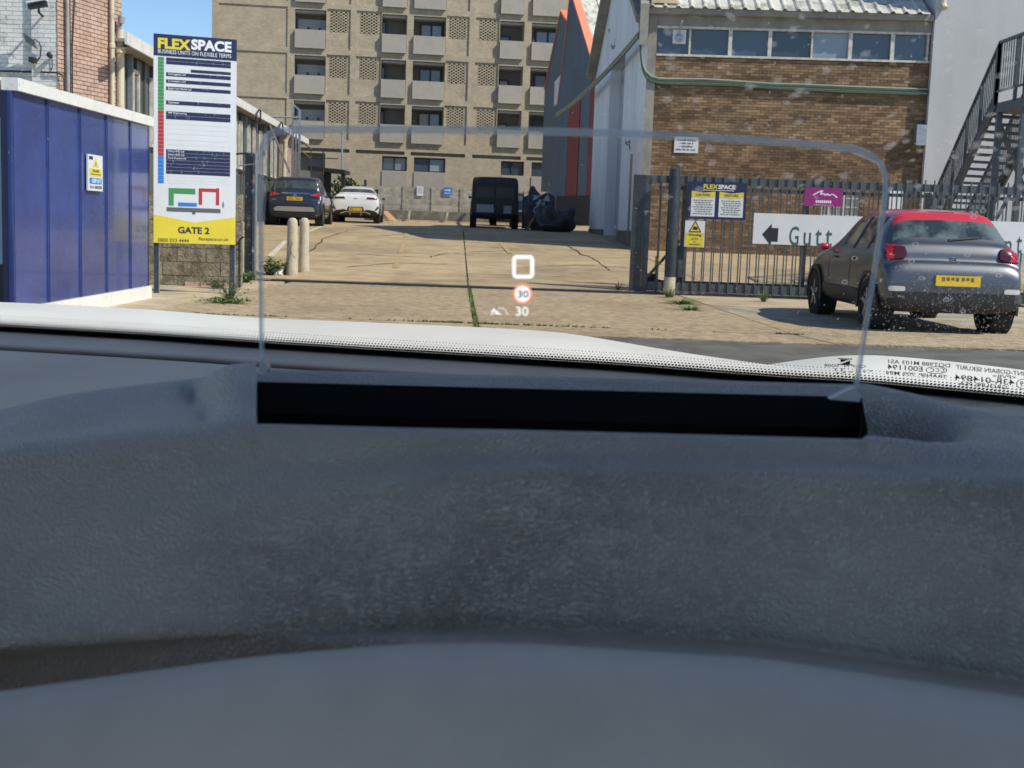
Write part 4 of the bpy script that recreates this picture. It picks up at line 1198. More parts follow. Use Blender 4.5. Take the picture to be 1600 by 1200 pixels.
# ------------------------------------------------------------------ white building at the right with the fire stair
wbu = bu(1449, 150)
wb = thing('white_building', 'plain white rendered building at the right behind the dark metal stair', 'building', BR.pt(wbu, .2, 0), math.atan2(BR.X.y, BR.X.x))
MB().fbox(BR, wbu, wbu + 13, -6, .22, -.1, 13).build('wall', M['grey_wall'], wb)
a = BR.hit(1474, 5, .25)
MB().tube([BR.pt(a[0], .23, 13), BR.pt(a[0], .23, a[1]), BR.pt(a[0] + .02, .35, a[1] - .15)], .08, 10).build('overflow_pipe', M['cream_pipe'], wb)

st = thing('fire_stair', 'dark metal fire stair with barred railing in front of the white building', 'staircase', P(1480, 400, 28.4))
T0 = P(1478, 330, 28.2); T1 = P(1556, 160, 25.0)      # foot and head of the near-side stringer, on the flight's left side
NS = 15
wid = V((1.02, .33, 0))
Fl = T1 - T0
zfoot = gz(28.2)
steps_down = int((T0.z - zfoot) / (Fl.z / NS))
for k in range(-steps_down, NS):
    p_ = T0 + Fl * ((k + .5) / NS)
    d = V((Fl.x, Fl.y, 0)).normalized()
    c = [p_ - d * .12, p_ + wid - d * .12, p_ + wid + d * .12, p_ + d * .12]
    MB().hexa([q_ + V((0, 0, -.045)) for q_ in c] + [V(q_) for q_ in c]).build('tread', M['stair_steel'], st)
Tf = T0 + Fl * (-(steps_down + .5) / NS)
for off in (V((0, 0, 0)), wid):
    MB().bar(Tf + off + V((0, 0, .0)), T1 + off + V((0, 0, .0)), .05, .24).build('stringer', M['stair_steel'], st)
# landing
c = [T1 + V((0, .1, 0)), T1 + V((3.2, .35, 0)), T1 + V((3.2, -1.4, 0)), T1 + V((0, -1.4, 0))]
MB().hexa([q_ + V((0, 0, -.2)) for q_ in c] + [q_ + V((0, 0, -.02)) for q_ in c]).build('landing', M['stair_steel'], st)
RHt = 1.12
def railing(p0, p1, every=.115):
    MB().bar(p0 + V((0, 0, RHt)), p1 + V((0, 0, RHt)), .055, .055).build('handrail', M['stair_steel'], st)
    MB().bar(p0 + V((0, 0, .20)), p1 + V((0, 0, .20)), .04, .04).build('bottom_rail', M['stair_steel'], st)
    L = math.hypot(p1.x - p0.x, p1.y - p0.y); n = max(2, int(L / every))
    proto = None
    for k in range(n + 1):
        q_ = p0.lerp(p1, k / n)
        if k % 8 == 0 or k == n:
            MB().box(q_.x - .028, q_.x + .028, q_.y - .028, q_.y + .028, q_.z - .05, q_.z + RHt).build('baluster_post', M['stair_steel'], st)
        elif proto is None:
            proto = MB().box(q_.x - .009, q_.x + .009, q_.y - .009, q_.y + .009, q_.z + .2, q_.z + RHt).build('baluster', M['stair_steel'], st); p_at = q_.copy()
        else: copy_of(proto, q_ - p_at)
railing(Tf, T1); railing(Tf + wid, T1 + wid)
railing(T1, T1 + V((0, -1.4, 0))); railing(T1 + V((0, -1.38, 0)), T1 + V((3.2, -1.38, 0)))
for dx, dy in ((.05, -.1), (1.2, .2), (3.0, .2), (.05, -1.3), (3.0, -1.3)):
    q_ = T1 + V((dx, dy, -.2)); MB().box(q_.x - .05, q_.x + .05, q_.y - .05, q_.y + .05, gz(25), q_.z).build('column', M['stair_steel'], st)
q0 = T1 + V((.1, .15, -.25)); MB().bar(q0, V((q0.x + 1.1, q0.y + .3, 1.4)), .07).build('brace', M['stair_steel'], st)
MB().bar(T1 + V((1.2, .2, -.25)), T1 + V((.3, .3, -2.2)), .06).build('brace', M['stair_steel'], st)

# ------------------------------------------------------------------ sliding gate, its posts, and the railings behind
GF = Frame((P(985, 400, 22.7).x, 22.7, 0), (1, -.035))
gu = lambda px, py=350: GF.hit(px, py)[0]
gz_ = lambda px, py: GF.hit(px, py)[1]
gate = thing('sliding_gate', 'long dark grey barred sliding gate that carries the row of signs', 'gate', GF.pt(0, 0, 0), math.atan2(GF.X.y, GF.X.x))
ZT2 = 2.07; GE = gu(1700)
MB().fbox(GF, .0, .20, -.11, .06, .03, ZT2).build('end_post', M['steel_dark'], gate)
MB().fbox(GF, .21, .31, -.08, .02, .03, ZT2).build('end_stile', M['steel_gate'], gate)
MB().fbox(GF, .32, GE, -.035, .035, ZT2 - .13, ZT2).build('top_rail', M['steel_gate'], gate)
MB().fbox(GF, .32, GE, -.035, .035, .06, .21).build('bottom_rail', M['steel_gate'], gate)
u = .47; proto = None
while u < GE:
    if proto is None: proto = MB().fbox(GF, u - .011, u + .011, .037, .059, .03, ZT2 + .07).build('bar', M['steel_gate'], gate); u_at = u
    else: copy_of(proto, GF.X * (u - u_at))
    u += .1575
MB().bar(GF.pt(.32, .0, .30), GF.pt(.85, .0, .95), .05).build('brace', M['steel_gate'], gate)
ab = gu(1383, 290)
MB().fbox(GF, ab - .03, ab + .05, .06, .10, .1, ZT2 + .03).build('joint_post', M['steel_dark'], gate)
rp = thing('gate_post', 'round dark steel gate post with a pale worn foot, in front of the barred gate', 'post', GF.pt(gu(1049), .25, 0))
q = GF.pt(gu(1049), .22, 0)
MB().lathe((q.x, q.y, .32), (0, 0, 1), [(.098, 0), (.098, 1.82), (.09, 1.86), (.05, 1.88)], 24).build('post', M['steel_dark'], rp, smooth=True, auto=50)
MB().lathe((q.x, q.y, -.03), (0, 0, 1), [(.103, 0), (.100, .345)], 24).build('foot', M['bollard'], rp, smooth=True, auto=50)
R2 = GF.shift(-.75)
rail2 = thing('railings', 'second line of thin dark railings close behind the sliding gate', 'railings', R2.pt(0, 0, 0), math.atan2(GF.X.y, GF.X.x))
MB().fbox(R2, .5, GE, -.02, .02, 1.86, 1.92).build('top_rail', M['steel_gate'], rail2)
MB().fbox(R2, .5, GE, -.02, .02, .16, .22).build('bottom_rail', M['steel_gate'], rail2)
u = .55; proto = None
while u < GE:
    if proto is None: proto = MB().fbox(R2, u - .009, u + .009, .021, .039, .05, 1.98).build('bar', M['steel_gate'], rail2); u_at = u
    else: copy_of(proto, GF.X * (u - u_at))
    u += .165
for px in (1075, 1270, 1466):
    u = gu(px); MB().fbox(R2, u - .05, u + .05, -.05, .05, 0, 1.95).build('post', M['steel_dark'], rail2)
q = GF.pt(gu(1029, 420), -.5, 0)
MB().tube([q, q + V((0, 0, .66))], .035, 8).build('marker_stub', M['sign_yellow'], label='slim yellow marker stub behind the bars near the end post of the gate', cat='marker')
q = GF.pt(gu(1022, 440), -.45, 0)
mb = MB().box(q.x - .18, q.x + .13, q.y - .15, q.y + .15, .02, .24).box(q.x - .1, q.x + .05, q.y - .1, q.y + .1, .24, .34)
mb.build('gate_motor', M['black'], label='squat black gate motor box behind the bars at the foot of the gate', cat='motor box')
q = GF.pt(gu(1063, 420), -.3, 0)
MB().box(q.x - .09, q.x + .09, q.y - .1, q.y + .1, .3, .86).box(q.x - .03, q.x + .03, q.y - .03, q.y + .03, .0, .3).build('control_box', M['steel_gate'], label='grey control box on a short stem behind the bars by the warning sign', cat='control box')

def gsign(x0, x1, y0, y1): 
    return gu(x0), gu(x1), gz_((x0 + x1) / 2, y1), gz_((x0 + x1) / 2, y0)
u0, u1, z0, z1 = gsign(1073, 1163, 285, 343)
t, fm = flat_sign('car_park_sign', GF, u0, u1, z0, z1, .062, M['sign_navy'], 'navy sign with two white panels under yellow bands on the barred gate', 'sign')
mb = MB()
for a, b in ((.05, .46), (.53, .95)): rect(mb, fm, a, b, .07, .66)
mb.build('panel', M['sign_white'], t)
mb = MB()
for a, b in ((.05, .46), (.53, .95)): mb.poly([fm(a, .60, 2), fm((a + b) / 2, .56, 2), fm(b, .60, 2), fm(b, .75, 2), fm((a + b) / 2, .71, 2), fm(a, .75, 2)])
mb.build('yellow_band', M['sign_yellow'], t)
mb = MB(); text(mb, 'FLEX', lambda x, y: fm(x, y, 2), .25, .50, .82, .94, .04); mb.build('lettering', M['sign_yellow'], t)
mb = MB(); text(mb, 'SPACE', lambda x, y: fm(x, y, 2), .505, .80, .82, .94, .04); rect(mb, fm, .25, .78, .775, .79, 2); mb.build('lettering', M['sign_white_text'], t)
mb = MB(); text(mb, 'CAR PARK', lambda x, y: fm(x, y, 3), .12, .38, .62, .69, .03); text(mb, 'VISITORS', lambda x, y: fm(x, y, 3), .61, .86, .62, .69, .03)
for a, b in ((.09, .42), (.57, .91)):
    for k in range(7):
        x = a + .02 * (k % 3); 
        while x < b - .03 * (k % 2):
            w = random.uniform(.02, .06); rect(mb, lambda x_, y_: fm(x_, y_, 2), x, min(b, x + w), .49 - k * .06, .515 - k * .06); x += w + .012
mb.build('lettering', M['ink_grey'], t, kind='stuff')
u0, u1, z0, z1 = gsign(1070, 1101, 345, 386)
t, fm = flat_sign('warning_sign', GF, u0, u1, z0, z1, .062, M['sign_white'], 'white and yellow camera warning sign with a triangle on the barred gate', 'sign')
mb = MB(); rect(mb, fm, .04, .96, .02, .55); mb.poly([fm(.26, .60), fm(.76, .60), fm(.51, .96)]); mb.build('yellow_band', M['sign_yellow'], t)
mb = MB()
for a, b in (((.22, .585), (.80, .585)), ((.80, .585), (.51, .985)), ((.51, .985), (.22, .585))):
    d = V((b[0] - a[0], b[1] - a[1], 0)); n_ = V((-d.y, d.x, 0)).normalized() * .02
    mb.poly([fm(a[0] - n_.x, a[1] - n_.y, 2), fm(b[0] - n_.x, b[1] - n_.y, 2), fm(b[0] + n_.x, b[1] + n_.y, 2), fm(a[0] + n_.x, a[1] + n_.y, 2)])
mb.poly([fm(.38, .66, 2), fm(.62, .66, 2), fm(.66, .74, 2), fm(.44, .80, 2)])
k2 = lambda x, y: fm(x, y, 2)
mb.build('warning_symbol', M['ink'], t)
for a in (('Warning', .18, .84, .40, .51, .03), ('CCTV', .34, .68, .27, .35, .02), ('in', .46, .56, .18, .235, .01), ('operation', .24, .80, .06, .14, .02)):
    mb = MB(); text(mb, a[0], k2, *a[1:]); mb.build('lettering', M['ink'], t)
u0, u1, z0, z1 = gsign(1253, 1312, 293.5, 322.5)
t, fm = flat_sign('shop_sign', GF, u0, u1, z0, z1, .062, M['sign_purple'], 'purple sign with a white handwritten name on the barred gate', 'sign')
mb = MB()
pts = [(.22, .58), (.34, .74), (.46, .86), (.42, .62), (.50, .70), (.54, .58), (.60, .70), (.64, .58), (.72, .68), (.80, .60), (.86, .48)]
for a, b in zip(pts, pts[1:]):
    d = V((b[0] - a[0], b[1] - a[1], 0)); n_ = V((-d.y, d.x, 0)).normalized() * .022
    mb.poly([fm(a[0] - n_.x, a[1] - n_.y), fm(b[0] - n_.x, b[1] - n_.y), fm(b[0] + n_.x, b[1] + n_.y), fm(a[0] + n_.x, a[1] + n_.y)])
for k in range(8): rect(mb, fm, .30 + k * .053, .342 + k * .053, .18, .32)
rect(mb, fm, .24, .78, .07, .085)
mb.build('lettering', M['sign_white_text'], t, kind='stuff')
u0, u1, z0, z1 = gsign(1176.5, 1660, 341, 389)
t, fm = flat_sign('arrow_sign', GF, u0, u1, z0, z1, .062, M['sign_white'], 'long white sign with a black arrow, partly hidden by the small red-roofed car', 'sign')
k1 = lambda px: (gu(px) - u0) / (u1 - u0)
fy = lambda py: (gz_(1220, py) - z0) / (z1 - z0)
X = k1
mb = MB(); mb.poly([fm(X(1190.5), fy(367)), fm(X(1205), fy(350)), fm(X(1205), fy(356.5)), fm(X(1215.5), fy(356.5)), fm(X(1215.5), fy(378)), fm(X(1205), fy(378)), fm(X(1205), fy(385))])
mb.build('arrow', M['ink'], t)
mb = MB()
for ch, a, b, y0_, y1_ in (('G', 1233, 1248, 383, 353), ('u', 1255.5, 1267, 383, 362), ('t', 1273.5, 1284, 383, 356), ('t', 1289.5, 1300, 383, 356), ('n', 1570, 1581, 383, 364), ('t', 1588, 1597, 383, 356), ('s', 1604, 1614, 383, 364)):
    if ch == 's': continue
    text(mb, ch, fm, X(a), X(b), fy(y0_), fy(y1_), .01)
mb.build('lettering', M['ink_green'], t)

# ------------------------------------------------------------------ vehicles
C3ST = [(0.00, .74, .36, .62, .62, .68, .03), (.01, .81, .27, .69, .68, .745, .02), (.065, .845, .25, .77, .70, .845, .02), (.125, .855, .25, .80, .71, .862, .02), (.14, .86, .25, .87, .72, .94, .02),
        (.155, .865, .24, .91, .72, .98, .03), (.205, .868, .24, .96, .72, 1.07, .03), (.27, .87, .24, .99, .70, 1.095, .05), (.50, .875, .23, 1.0, .63, 1.395, .07), (.57, .875, .22, 1.0, .61, 1.45, .07),
        (.85, .88, .2, .99, .60, 1.49, .06), (1.5, .88, .2, .96, .60, 1.50, .06), (2.1, .875, .2, .94, .58, 1.46, .06), (2.45, .87, .2, .93, .57, 1.35, .06),
        (2.95, .865, .2, .92, .62, 1.02, .05), (3.4, .845, .2, .86, .62, .93, .05), (3.8, .78, .24, .74, .58, .82, .05), (3.96, .66, .3, .58, .5, .66, .04)]
SUVST = [(y if y < .3 else {.50: .37, .57: .45, .85: .75}.get(y, y), w, zb, zt, {.70: .73}.get(wr_, wr_) if y < .3 else wr_ + (.095 if y < 2.9 else 0), zr + (.02 if .3 < y < 2.5 else 0), d) for (y, w, zb, zt, wr_, zr, d) in C3ST]
VANST = [(0.0, .92, .48, 1.1, .90, 1.96, .05), (.03, .965, .40, 1.15, .93, 2.02, .04), (.5, .97, .36, 1.15, .92, 2.03, .06), (2.6, .97, .36, 1.12, .86, 2.03, .08), (3.2, .96, .36, 1.08, .80, 1.9, .1),
         (3.9, .95, .36, 1.05, .78, 1.25, .08), (4.6, .9, .4, .9, .72, 1.05, .06), (4.75, .8, .45, .75, .6, .9, .05)]

def paint(name, col, metal=.0, rough=.3, coat=.8, cr=.06):
    m = mat(name, col, rough, metal=metal, coat=coat, var=.04, scale=2)
    m.node_tree.nodes['Principled BSDF'].inputs['Coat Roughness'].default_value = cr
    return m

class Car:
    def __init__(s, name, label, cat, loc, yaw, st, k, body, roof=None, rear_glass=(7,), side_glass=(9, 10, 11, 12), screen=(13,), roof_iv=(8, 9, 10, 11, 12), wheels=(.62, 3.2), wr=.315, glass=None, trim=None):
        s.t = thing(name, label, cat, loc, yaw)
        s.W = WM[s.t.name]
        kx, ky, kz = k
        st = [(y * ky, w * kx, zb * kz, zbelt * kz, wr_ * kx, zr * kz, d * kz) for (y, w, zb, zbelt, wr_, zr, d) in st]
        def ring(q):
            y, w, zb, zt, wr_, zr, d = q
            h = [(0, zb), (w * .82, zb), (w * .97, zb + .09), (w, zb + (zt - zb) * .48), (w * .985, zt - .08 * min(1, (zt - zb))), (w * .95, zt), (wr_, zr - d), (wr_ * .84, zr - d * .12), (0, zr)]
            return [V((x, y, z)) for x, z in h] + [V((-x, y, z)) for x, z in h[-2:0:-1]]
        rings = [ring(q) for q in st]
        def shrink(r, f, dy):
            c = sum(r, V()) / len(r)
            return [V((c.x + (p.x - c.x) * f, p.y + dy, c.z + (p.z - c.z) * f)) for p in r]
        rings = [shrink(rings[0], .7, -.012), *rings, shrink(rings[-1], .6, .03)]
        n = len(rings[0])
        vs = [tuple(p) for r in rings for p in r]; fs = []; ms = []
        for i in range(len(rings) - 1):
            iv = i - 1
            for j in range(n):
                a, b = i * n + j, i * n + (j + 1) % n
                fs.append((a, b, b + n, a + n))
                jj = j if j < 8 else 15 - j
                m = 0
                if jj in (0, 1): m = 3
                if jj in (6, 7) and iv in rear_glass: m = 1
                if jj in (6, 7) and iv in screen: m = 1
                if jj == 5 and iv in side_glass: m = 1
                if jj in (6, 7) and iv in roof_iv: m = 2
                ms.append(m)
        fs.append(tuple(range(n))[::-1]); ms.append(0)
        fs.append(tuple(range((len(rings) - 1) * n, len(rings) * n))); ms.append(0)
        me = bpy.data.meshes.new('tmp'); me.from_pydata(vs, [], fs)
        me.polygons.foreach_set('material_index', ms)
        bm = bmesh.new(); bm.from_mesh(me); bmesh.ops.recalc_face_normals(bm, faces=bm.faces); bm.to_mesh(me); bm.free()
        for _ in range(4): me.materials.append(None)
        ob = bpy.data.objects.new('tmp', me); COL.objects.link(ob)
        md = ob.modifiers.new('s', 'SUBSURF'); md.levels = md.render_levels = 3
        dg = bpy.context.evaluated_depsgraph_get()
        m2 = bpy.data.meshes.new_from_object(ob.evaluated_get(dg))
        bpy.data.objects.remove(ob); bpy.data.meshes.remove(me)
        V2 = [v.co.copy() for v in m2.vertices]; NR = [v.normal.copy() for v in m2.vertices]
        F2_ = [tuple(p.vertices) for p in m2.polygons]; MI = [p.material_index for p in m2.polygons]
        s.bvh = BVHTree.FromPolygons(V2, F2_)
        names = ('body', 'window', 'roof', 'underside')
        mats = (body, glass or M['car_glass'], roof or body, trim or M['black'])
        for idx in range(4):
            sel_ = [f for f, m in zip(F2_, MI) if m == idx]
            if not sel_: continue
            groups = [sel_]
            if idx == 1:                                    # every window a piece of its own
                up = {}
                def find(v):
                    while up.setdefault(v, v) != v: up[v] = up[up[v]]; v = up[v]
                    return v
                for f in sel_:
                    for v in f[1:]: up[find(v)] = find(f[0])
                gd = {}
                for f in sel_: gd.setdefault(find(f[0]), []).append(f)
                groups = list(gd.values())
            for sel in groups:
                used = sorted({v for f in sel for v in f}); mp = {v: i for i, v in enumerate(used)}
                mm = bpy.data.meshes.new(names[idx])
                mm.from_pydata([tuple(V2[v]) for v in used], [], [tuple(mp[v] for v in f) for f in sel])
                mm.materials.append(mats[idx])
                mm.polygons.foreach_set('use_smooth', [True] * len(mm.polygons))
                mm.normals_split_custom_set_from_vertices([tuple(NR[v]) for v in used])
                link(names[idx], mm, s.t)
        bpy.data.meshes.remove(m2)
        w = st[len(st) // 2][1]
        for sx_ in (-1, 1):
            for wy in wheels:
                s.wheel(sx_, (w - .10) * sx_, wy * ky, wr)
                c = MB()
                for (ra, rb_) in ((wr + .035, wr + .095),):
                    N_ = 18
                    for k_ in range(N_):
                        t0, t1 = math.pi * (k_ / N_) * 1.12 - .18, math.pi * ((k_ + 1) / N_) * 1.12 - .18
                        q = lambda r, t, x: s.W @ V((x * sx_, wy * ky + r * math.cos(t), wr + r * math.sin(t)))
                        c.hexa([q(ra, t0, w - .02), q(rb_, t0, w - .02), q(rb_, t0, w + .012), q(ra, t0, w + .012), q(ra, t1, w - .02), q(rb_, t1, w - .02), q(rb_, t1, w + .012), q(ra, t1, w + .012)])
                c.build('wheel_arch', M['black'], s.t)
                MB().lathe(s.W @ V(((w - .005) * sx_, wy * ky, wr)), s.W.to_3x3() @ V((-sx_, 0, 0)), [(wr + .04, 0), (wr + .04, .25)], 24).build('wheel_well', M['rubber'], s.t)
        s.w = w
    def wheel(s, sx_, x, y, r):
        c = s.W @ V((x, y, r)); ax = s.W.to_3x3() @ V((sx_, 0, 0))
        o = MB().lathe(c, ax, [(r * .66, -.10), (r * .93, -.10), (r, -.07), (r, .075), (r * .95, .105), (r * .70, .11), (r * .66, .09)], 32).build('wheel', M['rubber'], s.t, smooth=True, auto=35)
        mb = MB().lathe(c + ax * .03, ax, [(r * .67, .05), (r * .62, .062), (r * .60, .02), (.001, .02)], 28)
        ux = s.W.to_3x3() @ V((0, 1, 0)); uz = V((0, 0, 1))
        for k in range(5):
            t = k * 2 * math.pi / 5 + .3
            d = ux * math.cos(t) + uz * math.sin(t)
            mb.bar(c + ax * .085, c + ax * .085 + d * r * .62, .055, .03, up=ax)
        mb.lathe(c + ax * .06, ax, [(.055, 0), (.05, .05), (.02, .055)], 14)
        mb.build('rim', M['alloy'], o)
    def decal(s, name, corners, m, th=.012, n=6, k=3, axis='y', side=-1, parent=None, rnd=0.0):
        """a thin piece that follows the bodywork: corners (a,z) seen from behind (axis y) or from one side (axis x)"""
        c = [V((p[0], p[1], 0)) for p in corners]
        rows = []; R0 = []
        for j in range(k + 1):
            row = []; rr0 = []
            for i in range(n + 1):
                a, b = i / n, j / k
                if rnd:
                    ca, cb = a * 2 - 1, b * 2 - 1
                    sh = 1 - rnd * (abs(ca) ** 3) * (abs(cb) ** 3)
                    a, b = (ca * sh + 1) / 2, (cb * sh + 1) / 2
                p = (c[0] * (1 - a) + c[1] * a) * (1 - b) + (c[3] * (1 - a) + c[2] * a) * b
                if axis == 'y': o, d = V((p.x, -2, p.y)), V((0, 1, 0))
                else: o, d = V((3 * side, p.x, p.y)), V((-side, 0, 0))
                hit = s.bvh.ray_cast(o, d)[0] or s.bvh.find_nearest(o + d * 2)[0]
                row.append(s.W @ (hit - d * th)); rr0.append(s.W @ (hit + d * .03))
            rows.append(row); R0.append(rr0)
        mb = MB().grid(rows)
        edge = [(rows, R0, j, i) for j in () for i in ()]
        for a, b in ((rows[0], R0[0]), (rows[-1], R0[-1]), ([r[0] for r in rows], [r[0] for r in R0]), ([r[-1] for r in rows], [r[-1] for r in R0])):
            for i in range(len(a) - 1): mb.poly([a[i], a[i + 1], b[i + 1], b[i]])
        return mb.build(name, m, parent or s.t, smooth=True, auto=40)
    def loc(s, x, y, z): return s.W @ V((x, y, z))
    def surf(s, x, z, out=.0):
        h = s.bvh.ray_cast(V((x, -2, z)), V((0, 1, 0)))[0]
        y = h.y if h else 0
        return y - out
    def plate(s, x, z, w, h, txt, out=.03, bars=False):
        y = min(s.surf(x + a, z + b) for a in (-w / 2, 0, w / 2) for b in (-h / 2, h / 2)) - .012
        o = MB().hexa([s.loc(x - w / 2, y - .008, z - h / 2), s.loc(x + w / 2, y - .008, z - h / 2), s.loc(x + w / 2, y + .08, z - h / 2), s.loc(x - w / 2, y + .08, z - h / 2),
                   s.loc(x - w / 2, y - .008, z + h / 2), s.loc(x + w / 2, y - .008, z + h / 2), s.loc(x + w / 2, y + .08, z + h / 2), s.loc(x - w / 2, y + .08, z + h / 2)]).build('number_plate', M['plate_yellow'], s.t)
        fm = lambda a, b: s.loc(x - w / 2 + w * a, y - .010, z - h / 2 + h * b)
        mb = MB()
        if txt: text(mb, txt, fm, .08, .92, .20, .80, .03)
        else:
            for k in range(7): rect(mb, fm, .13 + .105 * k + (.02 if k > 3 else 0), .20 + .105 * k + (.02 if k > 3 else 0), .48 + .04 * (k % 3), .86)
        mb.build('lettering', M['ink'] if txt else mat('blurred_ink', (.16, .13, .04), .6), o, kind=None if txt else 'stuff')
    def mirror(s, y, z, m):
        for sx_ in (-1, 1):
            MB().lathe(s.loc((s.w - .03) * sx_, y, z), s.W.to_3x3() @ V((sx_, .1, .05)), [(.025, 0), (.045, .04), (.05, .09), (.035, .125), (.01, .135)], 14).build('mirror', m, s.t, smooth=True)

M['car_glass'] = mat('car_window_glass', (.055, .075, .075), .05, spec=1.0, var=.5, scale=1.6)
M['van_glass'] = mat('blacked_out_glass', (.012, .016, .020), .35)
M['car_glass_pale'] = mat('car_rear_window', (.15, .185, .18), .06, spec=1.0, col2=(.03, .04, .042), scale=2.6, w2=(.40, .60))

# --- small hatchback on the forecourt
cc = P(1489, 480, 15.45)
c = Car('parked_car', 'dark grey small hatchback with a red roof, parked on the forecourt facing the gate', 'car', V((cc.x, cc.y, 0)), R_(1.3), C3ST, (1, 1, 1.015),
        paint('dark_grey_metallic', (.12, .127, .142), .95, .42, .6, .16), paint('red_roof_paint', (.58, .03, .045), 0, .25), glass=M['car_glass_pale'])
for sg in (-1, 1):
    c.decal('tail_light', [(sg * .56, .90), (sg * .85, .88), (sg * .84, 1.07), (sg * .58, 1.05)], M['light_red'], .02, rnd=.16)
    c.decal('tail_light_lens', [(sg * .56, .915), (sg * .71, .905), (sg * .71, 1.045), (sg * .58, 1.04)], M['light_dark'], .032, rnd=.1)
    c.decal('reflector', [(sg * .60, .505), (sg * .80, .505), (sg * .80, .565), (sg * .60, .565)], M['light_clear'], .015, rnd=.1)
c.plate(.03, .645, .54, .125, None)
c.decal('bumper', [(-.86, .27), (.86, .27), (.86, .50), (-.86, .50)], M['black'], .014, 14, 4)
c.decal('emblem', [(-.045, .915), (0, .935), (.045, .915), (0, .922)], M['chrome'], .012)
c.decal('emblem', [(-.045, .895), (0, .915), (.045, .895), (0, .902)], M['chrome'], .012)
c.decal('wiper', [(-.02, 1.125), (.36, 1.165), (.36, 1.18), (-.02, 1.145)], M['black'], .02, 6, 1)
c.decal('high_stop_light', [(-.16, 1.475), (.16, 1.475), (.16, 1.488), (-.16, 1.488)], M['light_red'], .02)
for y0, y1 in ((1.42, 1.50), (.80, .86)):
    c.decal('pillar', [(y0, .99), (y1, .99), (y1 - .05, 1.40), (y0 - .05, 1.40)], M['black'], .008, 3, 5, 'x', -1)
c.decal('side_cladding', [(1.02, .30), (2.8, .30), (2.8, .48), (1.02, .48)], M['black'], .02, 10, 3, 'x', -1, rnd=.05)
for y in (1.45, 2.52): c.decal('door_seam', [(y, .34), (y + .008, .34), (y + .008, .95), (y, .95)], M['rubber'], .003, 1, 6, 'x', -1)
for y in (1.25, 2.1): c.decal('door_handle', [(y, .845), (y + .17, .845), (y + .17, .87), (y, .87)], M['black'], .025, 3, 1, 'x', -1)
c.mirror(2.62, .98, paint('red_mirror_paint', (.58, .03, .045), 0, .25))

# --- dark SUV and white car in the yard
def tail(car, kx, kz, lz=1.0):
    pass
q = P(459.5, 352, 43.6)
c = Car('parked_car', 'dark blue-grey sport utility car backed up to the workshop, tailgate towards the gate', 'car', V((q.x, q.y, gz(43.6) + .01)), R_(3), SUVST, (1.045, 1.15, 1.125),
        paint('blue_grey_metallic', (.045, .055, .085), .5, .3), wr=.36, glass=M['car_glass'])
for sg in (-1, 1):
    c.decal('tail_light', [(sg * .52, 1.03), (sg * .90, .99), (sg * .90, 1.16), (sg * .56, 1.10)], M['light_red'], .02)
    c.decal('tail_light_lens', [(sg * .50, 1.045), (sg * .70, 1.03), (sg * .72, 1.075), (sg * .52, 1.085)], M['chrome'], .03)
c.decal('garnish', [(-.52, 1.085), (.52, 1.085), (.44, 1.135), (-.44, 1.135)], M['chrome'], .02, 8, 1)
c.decal('garnish', [(-.66, 1.02), (-.52, 1.085), (-.47, 1.12), (-.62, 1.05)], M['chrome'], .022)
c.decal('garnish', [(.66, 1.02), (.52, 1.085), (.47, 1.12), (.62, 1.05)], M['chrome'], .022)
c.decal('emblem', [(-.07, 1.0), (.07, 1.0), (.07, 1.075), (-.07, 1.075)], M['chrome'], .03, rnd=.2)
c.plate(-.0, .925, .52, .12, 'LP21 ZLX')
c.decal('bumper', [(-.72, .50), (.72, .50), (.64, .66), (-.64, .66)], mat('silver_skid_panel', (.30, .29, .27), .45), .02, 10, 3, rnd=.08)
c.decal('bumper_trim', [(-.90, .30), (.90, .30), (.88, .47), (-.88, .47)], M['black'], .02, 10, 3)
c.decal('bumper_trim', [(-.66, .69), (.66, .69), (.66, .76), (-.66, .76)], M['black'], .02, 10, 2)
c.decal('lettering', [(.56, .88), (.72, .88), (.72, .90), (.56, .90)], M['chrome'], .012, 2, 1)
c.decal('lettering', [(-.74, .88), (-.62, .88), (-.62, .90), (-.74, .90)], M['chrome'], .012, 2, 1)
for y in (1.6, 2.9): c.decal('door_seam', [(y, .40), (y + .01, .40), (y + .01, 1.05), (y, 1.05)], M['rubber'], .003, 1, 6, 'x', 1)
c.mirror(3.0, 1.08, M['black'])

IP = [(0.00, .76, .40, .70, .62, .80, .03), (.02, .83, .32, .78, .68, .93, .03), (.05, .86, .30, .86, .72, 1.05, .03), (.10, .87, .28, .93, .74, 1.10, .03), (.16, .875, .26, .97, .74, 1.13, .04), (.20, .878, .26, .975, .73, 1.14, .04), (.25, .879, .25, .978, .70, 1.155, .05), (.30, .88, .25, .98, .68, 1.17, .05),
      (.85, .88, .23, .99, .62, 1.38, .07), (1.05, .88, .22, .99, .60, 1.43, .07), (1.3, .88, .2, .99, .59, 1.46, .06), (1.6, .88, .2, .97, .58, 1.48, .06), (2.1, .875, .2, .95, .58, 1.46, .06), (2.45, .87, .2, .94, .57, 1.36, .06),
      (2.95, .865, .2, .93, .62, 1.03, .05), (3.4, .845, .2, .88, .62, .95, .05), (3.8, .78, .24, .76, .58, .84, .05), (3.96, .66, .3, .6, .5, .68, .04)]
q = P(555, 353, 52.5)
white = paint('white_car_paint', (.74, .75, .76), 0, .25)
c = Car('parked_car', 'white low sport utility car parked beside the dark one in the yard', 'car', V((q.x, q.y, gz(52.5) + .01)), R_(3.5), IP, (1.09, 1.15, 1.04), white, wr=.37)
